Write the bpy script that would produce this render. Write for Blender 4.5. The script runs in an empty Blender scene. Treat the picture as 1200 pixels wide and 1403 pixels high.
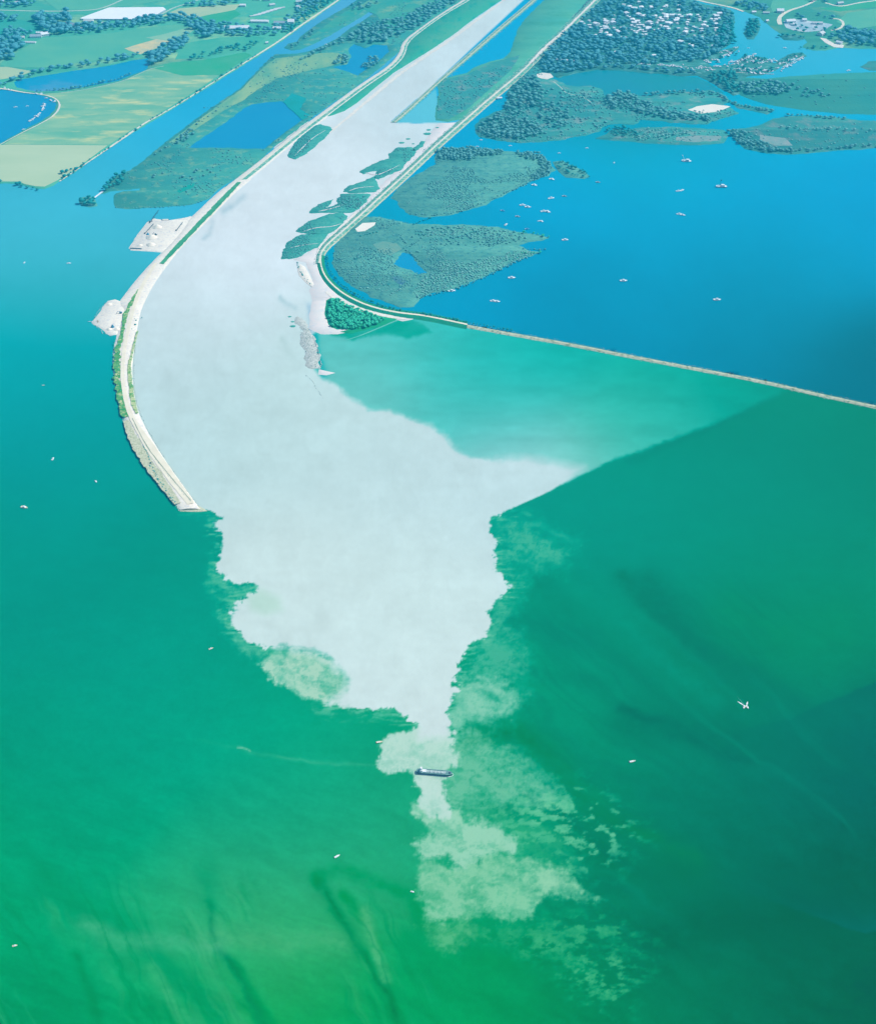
import bpy, bmesh, math, random
import numpy as np
from mathutils import Vector, Matrix
from mathutils.geometry import tessellate_polygon
R = math.radians
C = bpy.context.scene
# ------------------------------------------------------------------ camera, sky, sun, exposure
CAM_H = 1565.0; PITCH = R(35.5)
cam = bpy.data.cameras.new('camera'); cam_o = bpy.data.objects.new('camera', cam); C.collection.objects.link(cam_o); C.camera = cam_o
cam_o.location = (0, 0, CAM_H); cam_o.rotation_euler = (math.pi/2-PITCH, 0, 0)
cam.sensor_fit = 'VERTICAL'; cam.sensor_height = 36; cam.lens = 50; cam.clip_start = 1; cam.clip_end = 90000
SUN_EL = R(46); SUN_AZ = R(70)
wd = bpy.data.worlds.new('World'); C.world = wd; wd.use_nodes = True
_n = wd.node_tree; _sky = _n.nodes.new('ShaderNodeTexSky'); _sky.sky_type = 'NISHITA'; _sky.sun_disc = False
_sky.sun_elevation = SUN_EL; _sky.sun_rotation = SUN_AZ
_n.links.new(_sky.outputs[0], _n.nodes['Background'].inputs[0]); _n.nodes['Background'].inputs[1].default_value = 0.1
sun = bpy.data.lights.new('sun', 'SUN'); sun.energy = 4; sun.angle = R(.5); sun.color = (1, .96, .9)
sun_o = bpy.data.objects.new('sun', sun); C.collection.objects.link(sun_o)
sun_o.rotation_euler = Vector((math.sin(SUN_AZ)*math.cos(SUN_EL), math.cos(SUN_AZ)*math.cos(SUN_EL), math.sin(SUN_EL))).to_track_quat('Z', 'Y').to_euler()
sun_o.location = (0, 0, 3000)
C.view_settings.view_transform = 'Standard'; C.view_settings.look = 'None'; C.view_settings.exposure = 0.45; C.view_settings.gamma = 1
C.cycles.volume_bounces = 0; C.cycles.max_bounces = 5
rnd = random.Random(7)
# ------------------------------------------------------------------ survey: map a point of the aerial picture to the ground
FPX = 1403*50/36.0
def G(px, py, z=0.0):
    a = (px-600)/FPX; b = (701.5-py)/FPX
    dy = math.cos(PITCH)+b*math.sin(PITCH); dz = -math.sin(PITCH)+b*math.cos(PITCH)
    t = (z-CAM_H)/dz
    return (a*t, dy*t)
def Gn(px, py):
    a = (px-600)/FPX; b = (701.5-py)/FPX
    dy = math.cos(PITCH)+b*math.sin(PITCH); dz = -math.sin(PITCH)+b*math.cos(PITCH)
    t = -CAM_H/dz
    return a*t, dy*t
def W(poly): return [G(*p) for p in poly]
def mpp(py): return CAM_H/math.cos(PITCH)/(py+690.0+40)   # metres per picture pixel across, about
# measured response of this light and air (veil and gain) -> pigment colour of a surface
_Y = [5, 200, 400, 700, 1050, 1390]
_B = np.array([[.036,.169,.29],[.027,.13,.226],[.02,.104,.18],[.014,.079,.14],[.011,.064,.112],[.0105,.057,.10]])
_Gn = np.array([[.706,.74,.794],[.83,.88,.956],[.918,.972,1.06],[1.01,1.07,1.16],[1.066,1.13,1.23],[1.087,1.158,1.258]])
def lin(c):
    c = np.asarray(c, float)/255
    return np.where(c <= .04045, c/12.92, ((c+.055)/1.055)**2.4)
def pig(rgb, py, k=1.0):
    l = lin(rgb); b = np.stack([np.interp(py, _Y, _B[:, i]) for i in range(3)], -1); g = np.stack([np.interp(py, _Y, _Gn[:, i]) for i in range(3)], -1)
    return np.clip((l-b)/g*k, .0, .88)
# ------------------------------------------------------------------ lattice noise
def _hash(ix, iy, s):
    h = (ix.astype(np.int64)*374761393+iy.astype(np.int64)*668265263+s*1274126177) & 0xffffffff
    h = ((h ^ (h >> 13))*1103515245) & 0xffffffff
    h = ((h ^ (h >> 15))*2246822519) & 0xffffffff
    return ((h ^ (h >> 16)) & 0xffffff)/float(0xffffff)
def vnoise(x, y, s=0):
    ix = np.floor(x); iy = np.floor(y); fx = x-ix; fy = y-iy
    fx = fx*fx*(3-2*fx); fy = fy*fy*(3-2*fy)
    a = _hash(ix, iy, s); b = _hash(ix+1, iy, s); c = _hash(ix, iy+1, s); d = _hash(ix+1, iy+1, s)
    return (a*(1-fx)+b*fx)*(1-fy)+(c*(1-fx)+d*fx)*fy
def fbm(x, y, s=0, o=5, g=.5):
    t = 0; a = 1; n = 0
    for i in range(o):
        t = t+a*(vnoise(x, y, s+i*17)-.5); n += a; a *= g; x = x*2.03+11.3; y = y*2.03+5.7
    return t/n*2          # about -1..1
def sdf(poly, X, Y):      # positive inside
    d = np.full(X.shape, 1e9); ins = np.zeros(X.shape, bool); n = len(poly)
    for i in range(n):
        ax, ay = poly[i]; bx, by = poly[(i+1) % n]; ex, ey = bx-ax, by-ay; L = ex*ex+ey*ey+1e-9
        t = np.clip(((X-ax)*ex+(Y-ay)*ey)/L, 0, 1)
        d = np.minimum(d, (X-ax-t*ex)**2+(Y-ay-t*ey)**2)
        if ay != by:
            c = ((ay > Y) != (by > Y)) & (X < (bx-ax)*(Y-ay)/(by-ay)+ax); ins ^= c
    d = np.sqrt(d); return np.where(ins, d, -d)
def pdist(line, X, Y):
    d = np.full(X.shape, 1e9)
    for (ax, ay), (bx, by) in zip(line[:-1], line[1:]):
        ex, ey = bx-ax, by-ay; t = np.clip(((X-ax)*ex+(Y-ay)*ey)/(ex*ex+ey*ey+1e-9), 0, 1)
        d = np.minimum(d, (X-ax-t*ex)**2+(Y-ay-t*ey)**2)
    return np.sqrt(d)
def sstep(a, b, x): t = np.clip((x-a)/(b-a), 0, 1); return t*t*(3-2*t)
# ------------------------------------------------------------------ materials
MATS = {}
def mat(name, c1, c2=None, scale=.02, rough=.9, bump=0.0, lo=.35, hi=.65, c3=None, s3=.1, stretch=None, rot=0, spec=.3, detail=6, metal=0, bs=None):
    if name in MATS: return MATS[name]
    m = bpy.data.materials.new(name); m.use_nodes = True; n = m.node_tree; b = n.nodes['Principled BSDF']; L = n.links.new
    b.inputs['Roughness'].default_value = rough; b.inputs['Specular IOR Level'].default_value = spec; b.inputs['Metallic'].default_value = metal
    b.inputs['Base Color'].default_value = (*c1, 1)
    tc = n.nodes.new('ShaderNodeTexCoord'); mp = n.nodes.new('ShaderNodeMapping'); L(tc.outputs['Object'], mp.inputs[0])
    if stretch: mp.inputs['Scale'].default_value = (*stretch, 1); mp.inputs['Rotation'].default_value = (0, 0, rot)
    def nz(sc, lo, hi, d=6):
        t = n.nodes.new('ShaderNodeTexNoise'); t.inputs['Scale'].default_value = sc; t.inputs['Detail'].default_value = d; t.inputs['Roughness'].default_value = .6
        L(mp.outputs[0], t.inputs['Vector']); r = n.nodes.new('ShaderNodeMapRange'); r.inputs[1].default_value = lo; r.inputs[2].default_value = hi
        L(t.outputs[0], r.inputs[0]); return t, r
    if c2 is not None:
        t, r = nz(scale, lo, hi, detail); mx = n.nodes.new('ShaderNodeMix'); mx.data_type = 'RGBA'
        mx.inputs[6].default_value = (*c1, 1); mx.inputs[7].default_value = (*c2, 1); L(r.outputs[0], mx.inputs[0]); last = mx.outputs[2]
        if c3 is not None:
            t3, r3 = nz(s3, .52, .68, 5); m3 = n.nodes.new('ShaderNodeMix'); m3.data_type = 'RGBA'; L(last, m3.inputs[6]); m3.inputs[7].default_value = (*c3, 1)
            L(r3.outputs[0], m3.inputs[0]); last = m3.outputs[2]
        L(last, b.inputs['Base Color'])
    if bump:
        t = n.nodes.new('ShaderNodeTexNoise'); t.inputs['Scale'].default_value = bs or scale*6; t.inputs['Detail'].default_value = 5; L(tc.outputs['Object'], t.inputs['Vector'])
        bp = n.nodes.new('ShaderNodeBump'); bp.inputs['Strength'].default_value = 1; bp.inputs['Distance'].default_value = bump
        L(t.outputs[0], bp.inputs['Height']); L(bp.outputs[0], b.inputs['Normal'])
    MATS[name] = m; return m
def seen(rgb, py, k=1.0): return tuple(float(v) for v in pig(rgb, py, k))
def water_mat(name):
    m = bpy.data.materials.new(name); m.use_nodes = True; n = m.node_tree; b = n.nodes['Principled BSDF']; L = n.links.new
    b.inputs['Roughness'].default_value = .28; b.inputs['IOR'].default_value = 1.33; b.inputs['Specular IOR Level'].default_value = .07
    at = n.nodes.new('ShaderNodeAttribute'); at.attribute_name = 'pigment'
    tc = n.nodes.new('ShaderNodeTexCoord'); mp = n.nodes.new('ShaderNodeMapping'); L(tc.outputs['Object'], mp.inputs[0])
    mp.inputs['Scale'].default_value = (1, .45, 1); mp.inputs['Rotation'].default_value = (0, 0, R(12))
    def nz(sc, d):
        t = n.nodes.new('ShaderNodeTexNoise'); t.inputs['Scale'].default_value = sc; t.inputs['Detail'].default_value = d; t.inputs['Roughness'].default_value = .65; L(mp.outputs[0], t.inputs['Vector']); return t
    a = nz(.035, 6); c = nz(.004, 5)
    s = n.nodes.new('ShaderNodeMath'); s.operation = 'ADD'; L(a.outputs[0], s.inputs[0]); L(c.outputs[0], s.inputs[1])
    r = n.nodes.new('ShaderNodeMapRange'); r.inputs[1].default_value = .6; r.inputs[2].default_value = 1.4; r.inputs[3].default_value = .955; r.inputs[4].default_value = 1.045; L(s.outputs[0], r.inputs[0])
    h = n.nodes.new('ShaderNodeHueSaturation'); L(at.outputs['Color'], h.inputs['Color']); L(r.outputs[0], h.inputs['Value']); L(h.outputs[0], b.inputs['Base Color'])
    w = nz(.25, 4); bp = n.nodes.new('ShaderNodeBump'); bp.inputs['Strength'].default_value = .5; bp.inputs['Distance'].default_value = .25; L(w.outputs[0], bp.inputs['Height']); L(bp.outputs[0], b.inputs['Normal'])
    return m
# ------------------------------------------------------------------ object helpers
def mesh_np(name, V, F, mats, mi=None, smooth=False):
    """V (n,3), F list of arrays (m,k)"""
    me = bpy.data.meshes.new(name); V = np.asarray(V, np.float32); F = [np.asarray(f, np.int32) for f in F if len(f)]
    me.vertices.add(len(V)); me.vertices.foreach_set('co', V.ravel())
    loops = np.concatenate([f.ravel() for f in F]); tot = np.concatenate([np.full(len(f), f.shape[1]) for f in F]); st = np.concatenate([[0], np.cumsum(tot)[:-1]])
    me.loops.add(len(loops)); me.loops.foreach_set('vertex_index', loops.astype(np.int32))
    me.polygons.add(len(tot)); me.polygons.foreach_set('loop_start', st.astype(np.int32)); me.polygons.foreach_set('loop_total', tot.astype(np.int32))
    if mi is not None: me.polygons.foreach_set('material_index', np.asarray(mi, np.int32))
    if smooth: me.polygons.foreach_set('use_smooth', np.ones(len(tot), bool))
    for m in (mats if isinstance(mats, (list, tuple)) else [mats]): me.materials.append(m)
    me.update(calc_edges=True); me.validate(); return me
def link(name, me, parent=None, loc=None, rz=0):
    o = bpy.data.objects.new(name, me); C.collection.objects.link(o)
    if parent: o.parent = parent
    if loc: o.location = loc
    if rz: o.rotation_euler = (0, 0, rz)
    return o
def tag(o, label=None, cat=None, group=None, kind=None):
    if label: o['label'] = label
    if cat: o['category'] = cat
    if group: o['group'] = group
    if kind: o['kind'] = kind
    return o
def thing(name, label, cat, loc, rz=0, group=None):
    o = bpy.data.objects.new(name, None); C.collection.objects.link(o); o.location = loc; o.rotation_euler = (0, 0, rz); o.empty_display_size = 2
    return tag(o, label, cat, group)
class MB:
    def __init__(s): s.v = []; s.f = []; s.m = []
    def poly(s, pts, mi=0): i = len(s.v); s.v += [tuple(p) for p in pts]; s.f.append(tuple(range(i, i+len(pts)))); s.m.append(mi)
    def hexa(s, b, t, mi=0):      # bottom 4, top 4 (ccw)
        i = len(s.v); s.v += [tuple(p) for p in b]+[tuple(p) for p in t]
        for q in ((3, 2, 1, 0), (4, 5, 6, 7), (0, 1, 5, 4), (1, 2, 6, 5), (2, 3, 7, 6), (3, 0, 4, 7)): s.f.append(tuple(i+k for k in q)); s.m.append(mi)
        return s
    def box(s, x0, x1, y0, y1, z0, z1, mi=0, tap=0):
        return s.hexa([(x0, y0, z0), (x1, y0, z0), (x1, y1, z0), (x0, y1, z0)], [(x0+tap, y0+tap, z1), (x1-tap, y0+tap, z1), (x1-tap, y1-tap, z1), (x0+tap, y1-tap, z1)], mi)
    def bar(s, a, b, r, n=6, r2=None, mi=0):
        a = Vector(a); b = Vector(b); d = (b-a).normalized(); u = d.orthogonal().normalized(); w = d.cross(u); r2 = r if r2 is None else r2; i = len(s.v)
        for k in range(n):
            c, q = math.cos(2*math.pi*k/n), math.sin(2*math.pi*k/n); s.v.append(tuple(a+(u*c+w*q)*r)); s.v.append(tuple(b+(u*c+w*q)*r2))
        for k in range(n): j = (k+1) % n; s.f.append((i+2*k, i+2*j, i+2*j+1, i+2*k+1)); s.m.append(mi)
        s.f.append(tuple(i+2*k for k in reversed(range(n)))); s.m.append(mi); s.f.append(tuple(i+2*k+1 for k in range(n))); s.m.append(mi); return s
    def mesh(s, name, mats):
        me = bpy.data.meshes.new(name); me.from_pydata(s.v, [], s.f)
        for m in (mats if isinstance(mats, (list, tuple)) else [mats]): me.materials.append(m)
        for p, k in zip(me.polygons, s.m): p.material_index = k
        return me
    def build(s, name, mats, parent=None): return link(name, s.mesh(name, mats), parent)
# ------------------------------------------------------------------ coast lines and land sheets
def rough(pts, amp=2.0, step=9.0, seed=3, sc=1/22., closed=True):
    out = []; n = len(pts)
    for i in range(n if closed else n-1):
        a = np.array(pts[i]); b = np.array(pts[(i+1) % n]); k = max(1, int(np.hypot(*(b-a))/step))
        for j in range(k): out.append(a+(b-a)*j/k)
    if not closed: out.append(np.array(pts[-1]))
    P = np.array(out)
    if amp:
        P = P+amp*np.stack([fbm(P[:, 0]*sc, P[:, 1]*sc, seed, 4, .6), fbm(P[:, 0]*sc, P[:, 1]*sc, seed+50, 4, .6)], 1)*1.6
    return P
def area(P): x, y = P[:, 0], P[:, 1]; return .5*np.sum(x*np.roll(y, -1)-np.roll(x, -1)*y)
def outward(P): # for ccw
    d = np.roll(P, -1, 0)-np.roll(P, 1, 0); d /= np.linalg.norm(d, axis=1)[:, None]+1e-9; return np.stack([d[:, 1], -d[:, 0]], 1)
def land(name, poly, m, z=.8, holes=(), amp=3.2, step=9, skirt=1.8, kind='structure', world=False, zb=-.5):
    rings = []
    for k, q in enumerate([poly]+list(holes)):
        P = rough(q if world else W(q), amp, step, seed=3+k)
        if (area(P) < 0) == (k == 0): P = P[::-1]
        rings.append(P)
    polys = [[Vector((p[0], p[1], 0)) for p in P] for P in rings]
    tris = tessellate_polygon(polys)
    allp = np.concatenate(rings); n = len(allp); V = np.concatenate([np.c_[allp, np.full(n, z)]]); F3 = np.array(tris, np.int32)
    a, b, c = V[F3[:, 0]], V[F3[:, 1]], V[F3[:, 2]]; s = (b[:, 0]-a[:, 0])*(c[:, 1]-a[:, 1])-(b[:, 1]-a[:, 1])*(c[:, 0]-a[:, 0])
    F3[s < 0] = F3[s < 0][:, ::-1]; quads = []; off = 0; SV = []
    if skirt:
        for P in rings:
            o = outward(P); k = len(P); SV.append(np.c_[P+o*skirt, np.full(k, zb)]); i = np.arange(k); j = (i+1) % k
            quads.append(np.c_[off+i, n+off+i, n+off+j, off+j]); off += k
        V = np.concatenate([V]+SV)
    me = mesh_np(name, V, [F3]+quads, m); o = link(name, me); tag(o, kind=kind); return o
def resample(pts, n):
    P = np.array(pts, float); d = np.r_[0, np.cumsum(np.hypot(*(P[1:]-P[:-1]).T))]; t = np.linspace(0, d[-1], n)
    return np.c_[np.interp(t, d, P[:, 0]), np.interp(t, d, P[:, 1])]
def smooth_line(pts, it=2):
    P = np.array(pts, float)
    for _ in range(it):
        q = [P[0]]
        for a, b in zip(P[:-1], P[1:]): q += [a*.75+b*.25, a*.25+b*.75]
        q.append(P[-1]); P = np.array(q)
    return P
def loft(name, Lp, Rp, prof, mats, n=None, jit=1.0, label=None, kind='structure'):
    """bank between two edge lines (picture points); prof = [(t, z, material index of the strip that follows)]"""
    L = smooth_line(W(Lp)); Rr = smooth_line(W(Rp)); ln = np.sum(np.hypot(*(L[1:]-L[:-1]).T)); n = n or max(8, int(ln/7))
    L = resample(L, n); Rr = resample(Rr, n); V = []; k = len(prof)
    for q, (t, z, _) in enumerate(prof):
        P = L*(1-t)+Rr*t; j = jit if q in (0, k-1) else jit*.35
        P = P+j*np.stack([fbm(P[:, 0]/9, P[:, 1]/9, 9+q, 3), fbm(P[:, 0]/9, P[:, 1]/9, 29+q, 3)], 1)
        V.append(np.c_[P, np.full(n, z)+(0 if q in (0, k-1) else .25)*fbm(P[:, 0]/14, P[:, 1]/14, 5, 3)])
    V = np.concatenate(V); F = []; mi = []; i = np.arange(n-1)
    for q in range(k-1):
        f = np.c_[q*n+i, q*n+i+1, (q+1)*n+i+1, (q+1)*n+i]; F.append(f); mi += [prof[q][2]]*(n-1)
    a, b, c = V[F[0][0, 0]], V[F[0][0, 1]], V[F[0][0, 2]]
    if (b[0]-a[0])*(c[1]-a[1])-(b[1]-a[1])*(c[0]-a[0]) < 0: F = [f[:, ::-1] for f in F]
    o = link(name, mesh_np(name, V, F, mats, mi)); tag(o, kind=kind); return o
def ribbon(name, line, w, m, z, jit=.7, sm=2, step=5):
    P = smooth_line(W(line), sm); n = max(4, int(np.sum(np.hypot(*(P[1:]-P[:-1]).T))/step)); P = resample(P, n)
    d = np.gradient(P, axis=0); d /= np.linalg.norm(d, axis=1)[:, None]+1e-9; N = np.stack([-d[:, 1], d[:, 0]], 1)
    w = np.interp(np.linspace(0, 1, n), np.linspace(0, 1, len(w)), w) if isinstance(w, (list, tuple)) else np.full(n, w)
    w1 = w[:, None]*(1+jit*.55*fbm(P[:, 0]/11, P[:, 1]/11, 4, 4, .7)[:, None])/2; w2 = w[:, None]*(1+jit*.55*fbm(P[:, 0]/11, P[:, 1]/11, 94, 4, .7)[:, None])/2
    V = np.r_[np.c_[P+N*w1, np.full(n, z)], np.c_[P-N*w2, np.full(n, z)]]; i = np.arange(n-1)
    o = link(name, mesh_np(name, V, [np.c_[n+i, n+i+1, i+1, i]], m)); tag(o, kind='structure'); return o
# ------------------------------------------------------------------ lake: one sheet, its silt and algae stored as pigment
WM = water_mat('lake_water')
def field(samples, X, Y, sig=85):
    num = np.zeros(X.shape+(3,)); den = np.zeros(X.shape)
    for x, y, c in samples:
        w = np.exp(-((X-x)**2+((Y-y)*1.15)**2)/(2*sig*sig))+1e-7/(1+((X-x)**2+(Y-y)**2)/1e4); num += w[..., None]*np.array(c, float); den += w
    return num/den[..., None]
LAKE = [(40,290,(72,184,216)),(150,300,(80,190,220)),(-60,300,(75,185,215)),(330,130,(55,175,222)),(440,40,(92,178,220)),(250,190,(60,180,222)),(150,240,(65,182,220)),
 (40,380,(88,193,212)),(130,370,(85,192,212)),(60,440,(50,178,195)),(110,440,(45,175,190)),(60,505,(14,163,172)),(-60,500,(14,163,172)),(60,570,(5,158,164)),(130,560,(8,158,165)),(60,650,(4,155,155)),(180,680,(5,156,150)),(100,760,(5,155,144)),(240,780,(4,156,140)),(-60,760,(5,155,144)),
 (60,850,(8,152,138)),(200,900,(18,162,144)),(80,1000,(12,157,131)),(300,1000,(26,165,137)),(100,1150,(18,161,126)),(350,1150,(32,166,130)),(460,1090,(28,165,133)),(500,1180,(48,172,130)),(40,1290,(28,168,118)),(200,1300,(45,176,126)),(350,1270,(66,180,126)),
 (480,1300,(55,174,115)),(60,1390,(12,150,102)),(250,1390,(22,165,102)),(430,1390,(28,168,95)),(560,1390,(10,160,100)),(700,1390,(5,152,97)),(620,1330,(14,160,106)),(850,1390,(0,138,98)),(1000,1390,(0,125,100)),
 (1180,1390,(0,108,88)),(900,1300,(0,130,104)),(1100,1280,(0,112,94)),(1180,1200,(0,104,90)),(1000,1180,(0,116,100)),(850,1180,(0,128,106)),(1180,1050,(0,112,110)),(1000,1050,(0,130,114)),(850,1050,(0,138,114)),
 (740,1000,(5,158,122)),(850,900,(0,145,126)),(760,880,(0,158,132)),(1000,900,(0,140,114)),(1150,880,(0,148,117)),(1000,750,(0,150,134)),(1150,700,(0,144,128)),(850,720,(0,155,141)),(760,700,(0,156,144)),(1000,620,(0,150,137)),
 (1150,600,(0,142,128)),(1100,800,(0,148,123)),(750,1180,(5,152,112)),(1300,700,(0,140,120)),(1300,1000,(0,110,105)),(1300,1390,(0,100,85)),(640,1150,(40,170,130)),(-60,1200,(20,162,120)),(1060,620,(0,148,136)),(720,60,(60,178,222)),(650,120,(80,190,225))]
LAGOON = [(480,500,(95,195,195)),(560,470,(80,197,196)),(640,480,(48,190,190)),(760,500,(38,184,180)),(900,520,(34,176,168)),(1000,540,(28,166,154)),(700,560,(48,190,186)),(850,580,(42,182,168)),(620,570,(85,197,196)),(720,610,(118,203,206)),(690,650,(180,218,224)),(780,640,(150,212,208)),(850,608,(92,198,190)),(910,585,(58,186,174)),(500,540,(120,202,202))]
MILK = [(720,0,(192,220,232)),(600,100,(196,223,236)),(400,250,(207,228,240)),(300,330,(211,230,243)),(250,450,(201,226,236)),(250,550,(186,219,226)),(350,600,(186,218,223)),(450,550,(190,222,228)),(500,650,(192,222,228)),(650,660,(192,222,229)),(400,780,(201,227,230)),(550,800,(201,228,231)),(550,900,(203,229,232)),(590,990,(206,229,232))]
CORE = [(790,-60),(690,0),(600,58),(540,93),(480,133),(430,165),(350,235),(280,295),(230,345),(200,380),(180,420),(170,470),(170,530),(182,570),(208,620),(243,675),(262,694),(275,697),(290,699),(298,706),(301,713),(294,722),(303,735),(307,750),(300,762),(297,775),(303,786),(318,796),(335,800),(350,806),(350,812),(338,815),(325,825),(317,838),(316,850),(325,862),(340,876),(365,885),(400,890),(430,894),(450,903),(460,915),(475,928),(468,945),(455,958),(440,963),(455,968),(490,972),(512,975),(525,972),(540,974),(552,982),(560,988),(574,993),(571,1002),(573,1013),(595,1015),(612,1013),(620,1008),(612,998),(618,990),(610,978),(616,965),(620,950),(628,940),(618,938),(620,925),(632,915),(624,910),(635,900),(645,885),(652,878),(665,870),(668,862),(672,850),(668,840),(680,825),(697,808),(701,800),(693,790),(682,782),(678,770),(676,755),(680,742),(673,728),(670,715),(672,708),(700,697),(740,679),(785,655),(800,640),(765,636),(720,628),(690,632),(645,627),(622,612),(612,597),(590,583),(560,571),(532,562),(505,562),(480,546),(465,532),(450,524),(436,514),(428,500),(425,480),(430,460),(440,440),(460,428),(440,400),(448,380),(440,350),(480,312),(560,235),(630,172),(600,168.5),(542,168),(535,166),(600,110),(680,42),(735,-5),(800,-60)]
# (polygon, colour, opacity, feather, edge warp amplitude px, streak 0..1, patch threshold or None)
LAYERS = [
 ([(675,700),(720,712),(765,728),(795,752),(775,775),(725,780),(705,800),(705,830),(695,860),(722,890),(718,930),(728,975),(700,992),(650,1005),(620,1012),(600,985),(640,880),(680,810),(670,760)],(100,195,168),.62,16,14,.75,None),
 ([(625,932),(650,922),(682,928),(708,945),(722,965),(700,978),(660,988),(622,1004),(608,985)],(150,212,190),.7,7,9,.5,None),
 ([(600,1030),(650,1008),(692,1022),(732,1045),(758,1075),(768,1095),(755,1106),(700,1103),(660,1116),(620,1122),(598,1090)],(120,200,170),.75,12,12,.6,None),
 ([(690,1085),(800,1070),(860,1115),(885,1150),(835,1200),(760,1190),(700,1160),(660,1120)],(115,205,165),.75,20,10,.3,.60),
 ([(650,1120),(720,1110),(790,1150),(800,1200),(740,1200),(680,1190)],(70,185,140),.5,16,14,.5,None),
 ([(565,1105),(600,1110),(625,1112),(650,1118),(690,1135),(712,1152),(698,1166),(665,1174),(650,1184),(625,1192),(614,1182),(612,1174),(582,1177),(566,1168),(554,1155),(575,1146),(590,1136),(572,1122)],(150,212,186),.95,4,9,.4,None),
 ([(572,1178),(600,1182),(630,1190),(680,1165),(720,1175),(762,1185),(788,1202),(798,1218),(830,1236),(795,1234),(755,1230),(738,1245),(724,1262),(690,1258),(660,1254),(640,1261),(620,1262),(600,1266),(583,1262),(576,1240),(570,1210)],(132,205,170),.88,5,9,.42,None),
 ([(733,1195),(750,1188),(766,1200),(764,1216),(748,1220),(736,1212)],(160,215,185),.5,3,4,.3,None),
 ([(580,1264),(645,1258),(650,1285),(620,1308),(592,1290)],(115,198,150),.6,8,8,.6,None),
 ([(640,1268),(740,1262),(790,1240),(850,1262),(900,1290),(870,1312),(820,1300),(790,1330),(720,1310),(660,1290)],(75,185,135),.7,18,14,.4,.50),
 ([(780,1300),(850,1290),(890,1330),(870,1390),(800,1390),(760,1340)],(85,190,140),.7,20,14,.4,.58),
 ([(288,765),(300,775),(320,795),(350,806),(335,820),(318,838),(318,858),(302,848),(290,820),(284,792)],(95,195,165),.62,7,8,.9,None),
 ([(318,862),(345,877),(380,887),(405,892),(380,905),(355,906),(338,896),(324,882)],(110,200,172),.62,6,7,.8,None),
 ([(354,912),(362,901),(382,896),(402,889),(430,892),(455,903),(475,922),(486,945),(475,969),(455,969),(428,957),(402,948),(374,932)],(168,215,196),.95,2.5,6,.42,None),
 ([(519,1018),(530,1012),(548,1006),(575,995),(620,1003),(622,1022),(625,1032),(634,1037),(634,1051),(612,1056),(606,1075),(612,1092),(624,1118),(604,1122),(582,1112),(572,1098),(576,1086),(567,1075),(568,1062),(548,1056),(532,1062),(521,1050),(517,1035)],(181,221,210),1.0,2.2,7,.16,None),
 ([(572,1060),(600,1064),(606,1085),(620,1112),(600,1108),(578,1098)],(195,225,220),.6,5,5,.3,None),
]
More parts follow.
